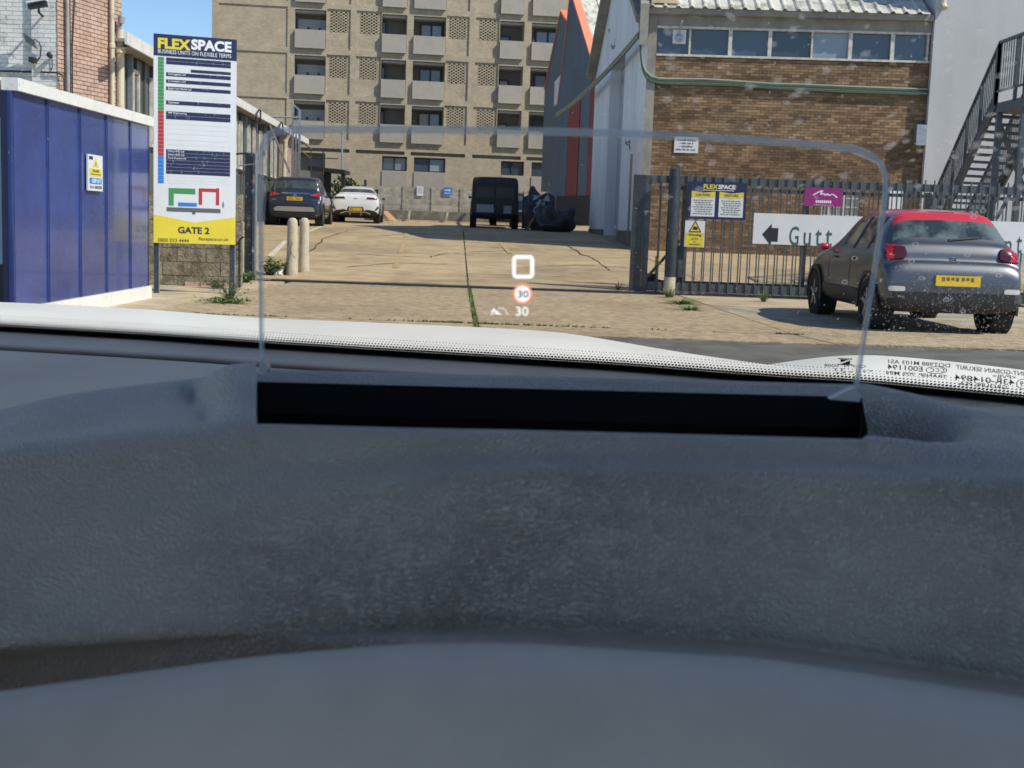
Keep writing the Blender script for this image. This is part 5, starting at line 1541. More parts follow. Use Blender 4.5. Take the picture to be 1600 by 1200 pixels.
for sg in (-1, 1):
    c.decal('tail_light', [(sg * .42, .985), (sg * .93, .97), (sg * .93, 1.03), (sg * .48, 1.06)], M['light_dark'], .02)
    c.decal('bumper_trim', [(sg * .76, .50), (sg * .93, .60), (sg * .93, .72), (sg * .86, .66)], M['black'], .018)
c.decal('bumper_trim', [(-.92, .28), (.92, .28), (.86, .47), (-.86, .47)], M['black'], .018, 10, 3)
c.decal('bumper_trim', [(-.36, .47), (.36, .47), (.30, .66), (-.30, .66)], M['black'], .014, 5, 3)
c.decal('garnish', [(-.60, .36), (-.42, .43), (-.42, .46), (-.62, .39)], M['chrome'], .03)
c.decal('garnish', [(.60, .36), (.42, .43), (.42, .46), (.62, .39)], M['chrome'], .03)
c.decal('garnish', [(-.42, .435), (.42, .435), (.42, .46), (-.42, .46)], M['chrome'], .03)
for x in (-.22, .22): c.decal('garnish', [(x - .012, .32), (x + .012, .32), (x + .012, .43), (x - .012, .43)], M['chrome'], .03)
c.plate(.0, .56, .52, .125, 'EC17 4')
mb = MB()
em = [(-.10, .99), (-.02, 1.015), (.06, 1.0), (.11, .965), (.07, .985), (.0, .985)]
pts = [c.loc(x, c.surf(x, z) - .02, z) for x, z in em]; mb.poly(pts); mb.poly([p_ + V((0, .02, 0)) for p_ in pts]); mb.build('emblem', M['chrome'], c.t)
c.mirror(2.95, 1.05, M['black'])

# --- black van, a car beyond it, and the heap against the shed
q = P(772, 357, 51)
c = Car('van', 'black van seen from behind, with two pale panels low on its rear doors', 'van', V((q.x, q.y, gz(51) + .01)), R_(2), VANST, (1.0, 1, 1.0),
        paint('black_van_paint', (.014, .016, .020), 0, .6, .15, .3), rear_glass=(), side_glass=(), screen=(4,), roof_iv=(), wheels=(.75, 3.7), wr=.34)
c.decal('pale_panel', [(-.72, .62), (-.02, .62), (-.06, .93), (-.72, .93)], mat('pale_grey_panel', (.30, .31, .34), .5), .02)
c.decal('pale_panel', [(.34, .60), (.66, .60), (.66, .90), (.36, .90)], mat('pale_grey_panel_b', (.26, .27, .30), .5), .02)
c.decal('window', [(-.78, 1.20), (-.03, 1.20), (-.03, 1.62), (-.74, 1.62)], M['van_glass'], .012)
c.decal('window', [(.03, 1.20), (.78, 1.20), (.74, 1.62), (.03, 1.62)], M['van_glass'], .012)
c.decal('door_seam', [(-.006, .55), (.006, .55), (.006, 1.85), (-.006, 1.85)], M['rubber'], .014, 1, 6)
c.decal('bumper', [(-.92, .44), (.92, .44), (.92, .56), (-.92, .56)], M['rubber'], .06, 8, 2)
c.mirror(3.3, 1.25, M['black'])
MB().lathe(c.loc(-.2, .9, .30), c.W.to_3x3() @ V((1, 0, 0)), [(.10, 0), (.10, .3)], 12).build('differential', M['rubber'], c.t)
q = P(801, 352, 57)
c = Car('parked_car', 'black car mostly hidden beyond the van, one red tail light showing', 'car', V((q.x - .15, q.y, gz(57) + .01)), R_(0), C3ST, (1.0, 1.05, 1.03), paint('black_car_paint', (.015, .017, .02), .2, .25))
for sg in (-1, 1):
    c.decal('tail_light', [(sg * .58, .92), (sg * .86, .90), (sg * .85, 1.08), (sg * .60, 1.06)], M['light_red'], .02)
c.decal('bumper_trim', [(-.8, .68), (.8, .68), (.8, .74), (-.8, .74)], M['chrome'], .015, 8, 1)
c.plate(0, .64, .5, .12, None)

def lump(name, label, cat, c, rx, ry, rz, m, seed=0, rough=.35):
    rnd = random.Random(seed)
    bm = bmesh.new(); bmesh.ops.create_icosphere(bm, subdivisions=4, radius=1)
    ph = [V((rnd.uniform(-3, 3), rnd.uniform(-3, 3), rnd.uniform(-3, 3))) for _ in range(5)]
    for v in bm.verts:
        d = sum(math.sin(v.co.dot(p_) * 1.7 + k) for k, p_ in enumerate(ph)) / 5
        f = 1 + rough * d + .05 * math.sin(v.co.x * 17 + v.co.z * 9) * math.sin(v.co.y * 13 + v.co.z * 15)
        v.co = V((v.co.x * rx * f, v.co.y * ry * f, max(0, (v.co.z * .6 + .5)) * rz * f))
    me = bpy.data.meshes.new(name); bm.to_mesh(me); bm.free(); me.materials.append(m)
    me.polygons.foreach_set('use_smooth', [True] * len(me.polygons))
    o = link(name, me, None, None, label, cat); o.location = c
    return o
q = P(842, 362, 50); zq = gz(50)
q2 = P(829, 350, 50.6)
wb_ = thing('wheeled_bin', 'dark grey wheeled bin standing between the van and the tarpaulin heap', 'bin', (q2.x, q2.y, gz(50.6)))
zb_ = gz(50.6)
MB().hexa([(q2.x - .22, q2.y - .3, zb_ + .1), (q2.x + .22, q2.y - .3, zb_ + .1), (q2.x + .22, q2.y + .3, zb_ + .1), (q2.x - .22, q2.y + .3, zb_ + .1), (q2.x - .29, q2.y - .36, zb_ + 1.0), (q2.x + .29, q2.y - .36, zb_ + 1.0), (q2.x + .29, q2.y + .36, zb_ + 1.0), (q2.x - .29, q2.y + .36, zb_ + 1.0)]).build('bin_body', M['steel_dark'], wb_)
MB().hexa([(q2.x - .31, q2.y - .38, zb_ + 1.005), (q2.x + .31, q2.y - .38, zb_ + 1.005), (q2.x + .31, q2.y + .38, zb_ + 1.005), (q2.x - .31, q2.y + .38, zb_ + 1.005), (q2.x - .24, q2.y - .3, zb_ + 1.09), (q2.x + .24, q2.y - .3, zb_ + 1.09), (q2.x + .24, q2.y + .3, zb_ + 1.12), (q2.x - .24, q2.y + .3, zb_ + 1.12)]).build('lid', M['black'], wb_)
for s_ in (-.2, .2): MB().lathe((q2.x + s_, q2.y + .3, zb_ + .1), (1, 0, 0), [(.1, -.03), (.1, .03)], 12).build('wheel', M['rubber'], wb_)
q3 = P(846, 330, 49.4)
mb = MB()
for k in range(16):
    c0 = V((q3.x, q3.y, gz(49.4) + .95)) + V((random.uniform(-.28, .28), random.uniform(-.12, .12), random.uniform(-.35, .4)))
    mb.poly([c0 + V((random.uniform(-.22, .22), random.uniform(-.1, .1), random.uniform(-.25, .25))) for _ in range(4)])
tag(mb.build('plastic_sheet', mat('grey_plastic_film', (.40, .43, .46), .3), fix=False), 'pale crumpled plastic sheet draped over the tarpaulin heap', 'plastic sheet')
lump('tarpaulin_heap', 'crumpled blue-grey tarpaulin heap between the van and the red and blue shed', 'heap', (q.x, q.y, zq), .50, .45, 1.45, M['tarp'], 3, .6)
q = P(868, 365, 48.5); lump('refuse_heap', 'dark heap of refuse sacks against the foot of the red and blue shed', 'heap', (q.x, q.y, gz(48)), .75, .6, .85, M['haul'], 5, .5)
q = P(822, 345, 51.5)
tr = thing('trolley', 'thin black trolley frame with a box standing beside the van', 'trolley', (q.x, q.y, gz(51.5)))
for x in (-.15, .12): MB().box(q.x + x - .02, q.x + x + .02, q.y - .02, q.y + .02, gz(51.5), gz(51.5) + 1.5).build('upright', M['black'], tr)
MB().box(q.x - .17, q.x + .35, q.y - .3, q.y - .03, gz(51.5) + .95, gz(51.5) + 1.3).build('box', M['tarp'], tr)
MB().box(q.x - .17, q.x + .35, q.y - .3, q.y - .03, gz(51.5) + .05, gz(51.5) + .62).build('crate', M['black'], tr)
a, b = P(824, 358, 49.3), P(842, 325, 49.6)
mb = MB().bar(a, b, .14, .04); mb.build('plank', M['wood'], label='brown plank leaning on the tarpaulin heap near the van', cat='plank')
# cardboard by the wall
def sheet(name, label, p0, p1, wid_, th, m):
    mb = MB(); d = (p1 - p0); n = V((0, 1, 0))
    mb.hexa([p0, p0 + V((wid_, 0, 0)), p0 + V((wid_, .04, 0)), p0 + V((0, .04, 0)), p1, p1 + V((wid_, 0, 0)), p1 + V((wid_, .04, 0)), p1 + V((0, .04, 0))])
    return mb.build(name, m, label=label, cat='cardboard')
a, b = P(612, 350, 61), P(595, 329, 61.6)
sheet('cardboard_sheet', 'large flat tan cardboard sheet leaning by the white car', V((a.x, a.y, gz(61))), b, .32, .02, M['card'])
a, b = P(603, 352, 60.5), P(595, 338, 60.9)
sheet('cardboard_sheet', 'torn cardboard scrap lying low in front of the larger leaning sheet', V((a.x, a.y, gz(60.5))), b, .18, .02, M['wood'])
for k, (px, py, lab) in enumerate(((598, 351, 'pale crumpled paper at the foot of the cardboard, close to the white car'), (611, 351, 'white scrap of paper at the outer foot of the leaning cardboard'))):
    q = P(px, py, 60.2); mb = MB()
    for _ in range(8): mb.poly([V((q.x, q.y, gz(60) + .06)) + V((random.uniform(-.12, .12), random.uniform(-.1, .1), random.uniform(-.06, .1))) for _ in range(3)])
    tag(mb.build('litter', M['sign_white_text'], fix=False), lab, 'litter')
for px, lab in ((638, 'white parking marker post on the verge below the paper notice'), (697, 'white parking marker post on the verge below the blue arrow sign')):
    q = P(px, 350, 62); mb = MB().bar((q.x, 62.1, gz(62) + .10), (q.x + .05, 62.05, gz(62) + .52), .09, .05)
    mb.build('marker_post', M['white_paint'], label=lab, cat='marker', group='marker posts on the verge')

# ------------------------------------------------------------------ the car the picture is taken from
own = thing('car', 'white car seen from inside, with grey dashboard, glass display screen and white bonnet', 'car', (-.10, 0, 0))
def lerpx(xs, ys):
    xs, ys = np.array(xs, float), np.array(ys, float)
    def f(x):
        if x < xs[0]: return ys[0] + (ys[1] - ys[0]) / (xs[1] - xs[0]) * (x - xs[0])
        if x > xs[-1]: return ys[-1] + (ys[-1] - ys[-2]) / (xs[-1] - xs[-2]) * (x - xs[-1])
        return float(np.interp(x, xs, ys))
    def g(x, w=45):
        return sum(f(x + d) for d in (-w, -w / 2, 0, w / 2, w)) / 5
    return g
hor = lambda x: 349 + .035 * (x - 800)
Bx = lerpx([0, 270, 400, 540, 800, 960, 1200, 1350, 1600], [516, 532, 542, 551, 567, 577, 596, 605, 630])
Sx = lerpx([0, 100, 240, 400, 540, 700, 860, 920, 1000, 1100, 1200, 1300, 1400, 1600], [472, 476, 484, 497, 502, 509, 517, 525, 540, 556, 570, 583, 595, 618])
Wx = lerpx([1150, 1240, 1330, 1400, 1500, 1600, 1750], [578, 563, 553, 556.5, 566, 578, 600])
def drop_pt(px, py, drop):
    d = ray(px, py); t = -drop / d.z
    return CAM + d * t
base = lambda x: drop_pt(x, Bx(x), .122)
GD = V((0, -.848, .53))
xs_g = list(range(-1000, 2651, 50))
rows = [[base(x) + GD * t for x in xs_g] for t in (-.03, .0, .06, .2, .35, .5, .73)]
mb = MB().grid(rows)
screen = mb.build('windscreen', clear_glass('windscreen_glass', (.965, .985, .975)), own, smooth=True)
gb = BVHTree.FromPolygons([V(p_) for p_ in mb.v], mb.f)
def on_glass(px, py, off=0.0):
    d = ray(px, py).normalized()
    h, n, _, _ = gb.ray_cast(CAM, d)
    if h is None: return CAM + d
    n = n if n.y < 0 else -n
    return h + n * off
# ceramic dot band
fm_ = bpy.data.materials.new('dotted_ceramic_band'); fm_.use_nodes = True
N, L = fm_.node_tree.nodes, fm_.node_tree.links
def mth(op, a, b=None, c=None):
    n = N.new('ShaderNodeMath'); n.operation = op
    for i, v in enumerate((a, b, c)):
        if v is None: continue
        if isinstance(v, (int, float)): n.inputs[i].default_value = v
        else: L.new(v, n.inputs[i])
    return n.outputs[0]
uv = N.new('ShaderNodeUVMap'); sx_ = N.new('ShaderNodeSeparateXYZ'); L.new(uv.outputs[0], sx_.inputs[0])
PU, PV = .0030, .0047
vv = mth('DIVIDE', sx_.outputs[1], PV); row = mth('FLOOR', vv)
uu = mth('ADD', mth('DIVIDE', sx_.outputs[0], PU), mth('MULTIPLY', mth('MODULO', row, 2), .5))
fu = mth('SUBTRACT', mth('FRACT', uu), .5); fv = mth('SUBTRACT', mth('FRACT', vv), .5)
dd = mth('SQRT', mth('ADD', mth('MULTIPLY', fu, fu), mth('MULTIPLY', mth('MULTIPLY', fv, fv), .9)))
mr = N.new('ShaderNodeMapRange'); L.new(sx_.outputs[1], mr.inputs[0])
mr.inputs['From Min'].default_value, mr.inputs['From Max'].default_value, mr.inputs['To Min'].default_value, mr.inputs['To Max'].default_value = .0095, .030, .70, .16
mask = mth('LESS_THAN', dd, mr.outputs[0])
solid = mth('LESS_THAN', sx_.outputs[1], .0115)
mask = mth('MAXIMUM', mask, solid)
tr_ = N.new('ShaderNodeBsdfTransparent'); mxs = N.new('ShaderNodeMixShader'); bs_ = N['Principled BSDF']
bs_.inputs['Base Color'].default_value = (.008, .008, .009, 1); bs_.inputs['Roughness'].default_value = .4
L.new(mask, mxs.inputs[0]); L.new(tr_.outputs[0], mxs.inputs[1]); L.new(bs_.outputs[0], mxs.inputs[2]); L.new(mxs.outputs[0], N['Material Output'].inputs[0])
ts = (-.012, .0, .0115, .02, .036)
xs_f = list(range(-600, 2251, 10))
pts = [[base(x) + GD * t + V((0, -.001, -.0015)) for x in xs_f] for t in ts]
mb = MB().grid(pts)
band = mb.build('dotted_band', fm_, screen, smooth=True, fix=False)
arc = [0.0]
for a, b in zip(pts[1], pts[1][1:]): arc.append(arc[-1] + (b - a).length)
ul = band.data.uv_layers.new(name='UVMap')
nf = len(xs_f)
for lp_ in band.data.loops:
    i = lp_.vertex_index; ul.data[lp_.index].uv = (arc[i % nf], ts[i // nf])
# printing on the glass, reversed as one sees it from inside
mb = MB()
def etched(s, x0, x1, ya, yb, h, bold=.012):
    sl_ = (yb - ya) / (x1 - x0)
    text(mb, s, lambda x, y: on_glass(x, ya + sl_ * (x - x0) + y, .0008), x1, x0, h / 2, -h / 2, bold)
for a in (('DOT988 M103 AS1', 1388, 1485, 563, 570, 6.2), ('E001194', 1387, 1442, 571.5, 575.5, 8), ('TRANSP. 70% MIN', 1385, 1480, 580.5, 587.5, 5.8), ('SAINT-GOBAIN SEKURIT', 1494, 1613, 572, 584, 7),
          ('<PVB>', 1551, 1588, 586, 588.5, 5.5), ('43R-014894', 1492, 1586, 588, 596.5, 9), ('GROUPE PSA', 1499, 1574, 597.5, 604, 6), ('QCP N° 0008', 1288, 1353, 569.5, 571.5, 5), ('3 3', 1304, 1319, 576, 576.5, 4.6), ('E9', 1594, 1605, 598, 599, 8)):
    etched(*a)
def ell(cx, cy, rx, ry, w, n=28, a0=0, a1=2 * math.pi):
    for k in range(n):
        t0, t1 = a0 + (a1 - a0) * k / n, a0 + (a1 - a0) * (k + 1) / n
        mb.poly([on_glass(cx + (rx - w * .0) * math.cos(t0), cy + ry * math.sin(t0), .0008), on_glass(cx + rx * math.cos(t1), cy + ry * math.sin(t1), .0008),
                 on_glass(cx + (rx - w) * math.cos(t1), cy + (ry - w * .7) * math.sin(t1), .0008), on_glass(cx + (rx - w) * math.cos(t0), cy + (ry - w * .7) * math.sin(t0), .0008)])
ell(1463.5, 577, 17, 6, 1.5)
for k in range(3): ell(1455 + 8 * k, 577, 5.2, 3.2, 1.5, 12, -1.9, 1.9)
ell(1599, 598.5, 11, 8, 1.5)
for k in range(6):
    a = 1306 + k * 10.5; mb.poly([on_glass(a, 580.5 - k * .6, .0008), on_glass(a + 5.5, 580.2 - k * .6, .0008), on_glass(a + 5.5, 581.6 - k * .6, .0008), on_glass(a, 581.9 - k * .6, .0008)])
for q in (((1309, 558), (1332, 559), (1332, 560.5), (1309, 559.5)), ((1309, 567), (1332, 568), (1332, 569.5), (1309, 568.5)), ((1313, 560), (1327, 560.5), (1313.5, 565)), ((1314, 567.2), (1329, 561.5), (1328, 567.8))):
    mb.poly([on_glass(x, y, .0008) for x, y in q])
mb.build('glass_print', M['ink'], screen, fix=False)
# dirt and dried splashes outside
dirt = bpy.data.materials.new('windscreen_dirt'); dirt.use_nodes = True
N, L = dirt.node_tree.nodes, dirt.node_tree.links
N.remove(N['Principled BSDF'])
a_ = N.new('ShaderNodeBsdfTranslucent'); b_ = N.new('ShaderNodeBsdfTransparent'); c_ = N.new('ShaderNodeMixShader')
a_.inputs[0].default_value = (.62, .60, .56, 1); c_.inputs[0].default_value = .42
L.new(a_.outputs[0], c_.inputs[2]); L.new(b_.outputs[0], c_.inputs[1]); L.new(c_.outputs[0], N['Material Output'].inputs[0])
haze_ = dirt.copy(); haze_.name = 'dried_water_film'
for n in haze_.node_tree.nodes:
    if n.type == 'MIX_SHADER': n.inputs[0].default_value = .13
def speck(mb, px, py, r, stretch=1.0, ang=0.0, n=6):
    c = on_glass(px, py, -.0008)
    e1 = V((1, 0, 0)); e2 = GD
    r = r * (c - CAM).length / 2000
    ca, sa = math.cos(ang), math.sin(ang)
    pts = []
    for k in range(n):
        t = 2 * math.pi * k / n; q = r * random.uniform(.7, 1.3)
        x, y = q * math.cos(t), q * math.sin(t) * stretch
        x, y = x * ca - y * sa, x * sa + y * ca
        pts.append(c + e1 * x + e2 * y * 2.0)
    mb.poly(pts)
rnd_ = random.Random(11); random.seed(11)
mb = MB()
for _ in range(1000):
    px = random.gauss(1500, 85); py = random.gauss(478, 34)
    if py < 395 + max(0, 1440 - px) * .35 or py > 548 or px > 1640 or px < 1300: continue
    speck(mb, px, py, random.uniform(.3, .7), random.uniform(.8, 2.0), random.uniform(-.3, .3))
for _ in range(260):
    speck(mb, random.uniform(980, 1640), random.uniform(10, 560), random.uniform(.5, 1.3), random.uniform(.5, 1.4), random.uniform(0, 3))
for _ in range(110):
    speck(mb, random.uniform(0, 980), random.uniform(10, 470), random.uniform(.3, .7), random.uniform(.5, 2.5), random.uniform(0, 3))
for (x, y) in ((1522, 333), (1536, 331), (1521, 341), (1424, 410), (1440, 436), (1551, 425), (1511, 400), (1430, 383), (1335, 405), (1320, 442), (1504, 488), (1478, 470), (1560, 432), (1380, 560), (1200, 340)):
    for k in range(9):
        t = k * .7; speck(mb, x + 4.2 * math.cos(t), y + 2.6 * math.sin(t), 1.0, 1, 0)
for _ in range(26):
    x, y = random.uniform(1340, 1640), random.uniform(380, 560)
    for k in range(4): speck(mb, x + random.uniform(-5, 5), y + random.uniform(-2, 2), random.uniform(.6, 1.5), .8, .2)
mb.build('dirt_speck', dirt, screen, kind='stuff', fix=False)
mb = MB()
for _ in range(150):
    x, y = random.uniform(990, 1640), random.uniform(5, 345)
    r = random.uniform(3, 10)
    for s_ in (1.0, .72, .45): speck(mb, x, y, r * s_, random.uniform(.35, .6), random.uniform(-.5, .5), 9)
for (x0, x1, y0, y1) in ((1225, 1300, 250, 470), (1255, 1330, 395, 560)):
    pass
mb.build('water_mark', haze_, screen, kind='stuff', fix=False)

# bonnet and wing
wpaint = mat('white_bonnet_paint', (.75, .735, .655), .5, coat=.08, var=.05, scale=5)
xs_b = list(range(-1200, 1801, 40))
def bonnet_row(Y, d_add, x, f=Sx, Yc=1.75):
    c = P(x, f(x), Yc); dz = c.z - d_add
    return V((c.x * (Y / Yc), Y, dz))
rows = [[bonnet_row(Y, d, x) for x in xs_b] for Y, d in ((1.22, .036), (1.32, .024), (1.45, .011), (1.6, .002), (1.75, .0), (1.9, .018), (2.05, .045), (2.25, .10), (2.45, .20), (2.5, .45))]
MB().grid(rows).build('bonnet', wpaint, own, smooth=True)
xs_w = list(range(1130, 2001, 20))
rows = [[bonnet_row(Y, d, x, Wx, 2.1) for x in xs_w] for Y, d in ((1.55, .09), (1.75, .05), (1.95, .012), (2.1, .0), (2.25, .02), (2.4, .06), (2.55, .2), (2.6, .5))]
MB().grid(rows).build('front_wing', wpaint, own, smooth=True)

# dashboard top under the screen
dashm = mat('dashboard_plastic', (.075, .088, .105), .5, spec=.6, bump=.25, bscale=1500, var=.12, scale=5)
grain = dashm
def grain_material(name, col, rough, bstr, sc):
    m = mat(name, col, rough, spec=1.0, var=.10, scale=6)
    N, L = m.node_tree.nodes, m.node_tree.links
    tc = N.new('ShaderNodeTexCoord')
    mp = N.new('ShaderNodeMapping'); mp.inputs['Scale'].default_value = (.8, 1.0, 1.0); mp.inputs['Rotation'].default_value = (0, 0, .55); L.new(tc.outputs['Object'], mp.inputs[0])
    nz = N.new('ShaderNodeTexNoise'); nz.inputs['Scale'].default_value = 30; L.new(mp.outputs[0], nz.inputs['Vector'])
    mx = N.new('ShaderNodeMix'); mx.data_type = 'VECTOR'; mx.inputs[0].default_value = .02; L.new(mp.outputs[0], mx.inputs[4]); L.new(nz.outputs['Color'], mx.inputs[5])
    vo = N.new('ShaderNodeTexVoronoi'); vo.feature = 'DISTANCE_TO_EDGE'; vo.inputs['Scale'].default_value = sc; L.new(mx.outputs[1], vo.inputs['Vector'])
    mr = N.new('ShaderNodeMapRange'); mr.inputs['From Max'].default_value = .28; L.new(vo.outputs['Distance'], mr.inputs[0])
    nm = N.new('ShaderNodeTexNoise'); nm.inputs['Scale'].default_value = 7; L.new(tc.outputs['Object'], nm.inputs['Vector'])
    st_ = N.new('ShaderNodeMapRange'); st_.inputs['From Min'].default_value, st_.inputs['From Max'].default_value = .35, .65; st_.inputs['To Min'].default_value = bstr * .45; st_.inputs['To Max'].default_value = bstr; L.new(nm.outputs[0], st_.inputs[0])
    bp = N.new('ShaderNodeBump'); bp.inputs['Distance'].default_value = .0011; L.new(st_.outputs[0], bp.inputs['Strength']); L.new(mr.outputs[0], bp.inputs['Height'])
    L.new(bp.outputs[0], N['Principled BSDF'].inputs['Normal'])
    return m
grain = grain_material('grained_hood_plastic', (.44, .375, .30), .44, 1.0, 600)  # paler than the charcoal plastic itself, making up for weak cabin light
Ax = lerpx([-600, -300, 0, 100, 200, 290, 380, 404, 1347, 1450, 1510, 1600, 1800, 2200], [930, 760, 640, 617, 603, 592, 582, 582, 606, 622, 638, 655, 700, 800])
Fx = lerpx([-600, 0, 404, 1347, 1500, 1600, 2200], [800, 705, 662, 688, 692, 700, 780])
Gx = lerpx([-600, 0, 400, 800, 1200, 1600, 2200], [930, 880, 790, 748, 752, 765, 800])
Ex = lerpx([-600, 0, 400, 800, 1200, 1600, 2200], [1100, 1040, 1012, 1006, 1032, 1092, 1200])
xs_d = list(range(-1000, 2651, 25))
rows = []
for k in range(12):
    rows.append([])
for x in xs_d:
    b0 = base(x)
    s0 = drop_pt(x, Bx(x) + 27, .124); s1 = drop_pt(x, Bx(x) + 30, .128); s2 = drop_pt(x, Bx(x) + 33, .124)
    near = V((P(x, 700, .55).x, .50, CAM.z - .135))
    seq = [b0 + V((0, .03, -.02)), b0 + V((0, .0, .0006)), b0.lerp(s0, .3), b0.lerp(s0, .7), s0, s1, s2] + [s2.lerp(near, t) for t in (.15, .35, .55, .8, 1)]
    for k, q in enumerate(seq): rows[k].append(q)
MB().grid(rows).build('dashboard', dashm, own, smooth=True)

# instrument hood with the slot the display glass rises from
xs_h = sorted(set(list(range(-900, 2501, 20)) + [398, 404, 405, 1345, 1346, 1352]))
def crom(p, k=5, skip=()):
    out = []
    n = len(p)
    for i in range(n - 1):
        p0, p1, p2, p3 = p[max(i - 1, 0)], p[i], p[i + 1], p[min(i + 2, n - 1)]
        for j in range(k):
            t = j / k
            out.append(.5 * ((2 * p1) + (p2 - p0) * t + (2 * p0 - 5 * p1 + 4 * p2 - p3) * t * t + (3 * p1 - p0 - 3 * p2 + p3) * t ** 3))
    out.append(p[-1]); return out
cols_ = []
for x in xs_h:
    A_, F_, E_, G_ = Ax(x, 12), Fx(x, 20), Ex(x), Gx(x)
    a = P(x, A_, .575); f = P(x, F_, .46)
    if x < 404:
        s = 0.0
        dip = -.009 / (1 + math.exp(-(x - 330) / 7))
    elif x <= 1346: s, dip = 1.0, 0.0
    else: s, dip = .5 + .5 * math.cos(math.pi * min(1.0, (x - 1346) / 185)), 0
    mids = [a.lerp(f, t) for t in (.25, .5, .75)]
    sk = (.028 * s, .042 * s, .030 * s) if x <= 1346 else (.040 * s, .060 * s, .050 * s)
    cre = [.005 * math.exp(-((x - c_) / 12) ** 2) if x < 404 else 0 for c_ in (296, 312, 330)]
    mids = [m_ - V((0, 0, sk[i] + dip * (1, 1, .5)[i] + cre[i])) for i, m_ in enumerate(mids)]
    ub_ = max(0.0, min(1.0, (640 - x) / 640)) ** .6
    gro = .022 * max(0, min(1, (620 - x) / 620))
    prof = [V((a.x, .68, a.z - .06)), V((a.x, .61, a.z - .012)), a] + mids + [f, P(x, F_ * .5 + G_ * .5, .442), P(x, G_, .424), P(x, G_ * .5 + E_ * .5, .407), P(x, E_ - 55, .4005), P(x, E_ - 25, .399), (P(x, E_, .366) + V((0, .010, -.0012))).lerp(P(x, E_ - 25, .399) + V((0, .02, -.012)), ub_), (P(x, E_, .366) + V((0, .004, -.006))).lerp(P(x, E_ - 25, .399) + V((0, .03, -.05)), ub_)]
    cols_.append(crom(prof, 5))
nr = len(cols_[0])
rows = [[cols_[i][k] for i in range(len(xs_h))] for k in range(nr)]
r_a, r_f = 2 * 5, 6 * 5
inslot = [i for i, x in enumerate(xs_h) if 404 <= x <= 1346]
i0, i1 = inslot[0], inslot[-1]
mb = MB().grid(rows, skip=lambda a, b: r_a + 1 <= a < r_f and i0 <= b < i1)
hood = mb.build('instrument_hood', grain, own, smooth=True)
# rounded front roll of the hood, nearest the wheel
tr_rows = []
for x in xs_h:
    E_ = Ex(x)
    gap = .022 * max(0.0, min(1.0, (620 - x) / 620)) ** .8
    wl = max(0.0, min(1.0, (640 - x) / 640))
    c0 = P(x, E_ + 42 * wl, .366)
    prof = [c0 + V((0, .022, -.06)), c0 + V((0, .016, -.018)), c0 + V((0, .008, -.0035)), c0 + V((0, -.002, .0)), c0 + V((0, -.016, -.0045)), c0 + V((0, -.030, -.016)), c0 + V((0, -.040, -.034)), c0 + V((0, -.047, -.060)), c0 + V((0, -.050, -.10))]
    tr_rows.append(crom(prof, 4))
MB().grid([[tr_rows[i][k] for i in range(len(xs_h))] for k in range(len(tr_rows[0]))]).build('hood_roll', mat('smooth_hood_plastic', (.62, .54, .44), .5, spec=.8, var=.08, scale=8), own, smooth=True)  # roll colour lightened too, in place of light missing in the cabin
velvet = mat('matt_black_recess', (.0035, .0036, .004), .8, spec=.15)
backl = [rows[r_a + 1][i] + V((0, 0, -.0004)) for i in range(i0, i1 + 1)]; frontl = [rows[r_f][i] + V((0, 0, -.0004)) for i in range(i0, i1 + 1)]
dn = V((0, 0, -.075))
sl0 = [q + V((0, -.012, -.012)) for q in backl]
mb = MB().grid([backl, sl0, [q + dn + V((0, -.01, 0)) for q in backl], [q + dn for q in frontl], frontl])
for s_ in (0, -1):
    mb.poly([backl[s_], backl[s_] + dn, frontl[s_] + dn, frontl[s_]])
mb.build('display_recess', velvet, hood)
MB().grid([[backl[i], sl0[i]] for i in range(len(backl))]).build('recess_lip', dashm, hood) if False else None

# glass display screen
def cY(py): return .505 - .03 * (600 - py) / 400
outl = [(406, 583), (404.5, 430), (404, 250), (406, 226), (414, 209), (428, 200), (470, 196.5), (620, 196.5), (850, 199), (1000, 204), (1150, 211.5), (1280, 220), (1335, 227), (1362, 237), (1379, 252), (1387, 272), (1388, 300), (1374, 400), (1358, 500), (1341, 607)]
op_ = [P(x, y, cY(y)) for x, y in outl]
comb = MB().poly(op_).build('display_glass', clear_glass('display_glass', (.945, .920, .903)), own)
edge = bpy.data.materials.new('display_glass_edge'); edge.use_nodes = True
N, L = edge.node_tree.nodes, edge.node_tree.links
pb = N['Principled BSDF']; pb.inputs['Base Color'].default_value = (.62, .74, .86, 1); pb.inputs['Roughness'].default_value = .12
tr_ = N.new('ShaderNodeBsdfTransparent'); tr_.inputs[0].default_value = (.85, .9, .95, 1); mx = N.new('ShaderNodeMixShader'); mx.inputs[0].default_value = .62
L.new(tr_.outputs[0], mx.inputs[1]); L.new(pb.outputs[0], mx.inputs[2]); L.new(mx.outputs[0], N['Material Output'].inputs[0])
mb = MB()
cen = P(890, 420, .49)
edgep = op_
inn = []
for i, q in enumerate(edgep):
    a, b = edgep[max(i - 1, 0)], edgep[min(i + 1, len(edgep) - 1)]
    t = (b - a).normalized(); n = t.cross(V((0, 1, .05))).normalized()
    if n.dot(cen - q) < 0: n = -n
    wv = .0026 if 2 < i < 14 else .0013
    inn.append(q + n * wv)
th = V((0, .003, 0))
for i in range(len(edgep) - 1):
    a, b, c, d = edgep[i], edgep[i + 1], inn[i + 1], inn[i]
    mb.poly([a, b, b + th, a + th]); mb.poly([d, c, c + th, d + th]); mb.poly([a - th * .1, b - th * .1, c - th * .1, d - th * .1])
mb.build('glass_edge', edge, comb, fix=False)
clip = mat('clear_clip', (.42, .44, .46), .25, spec=.8)
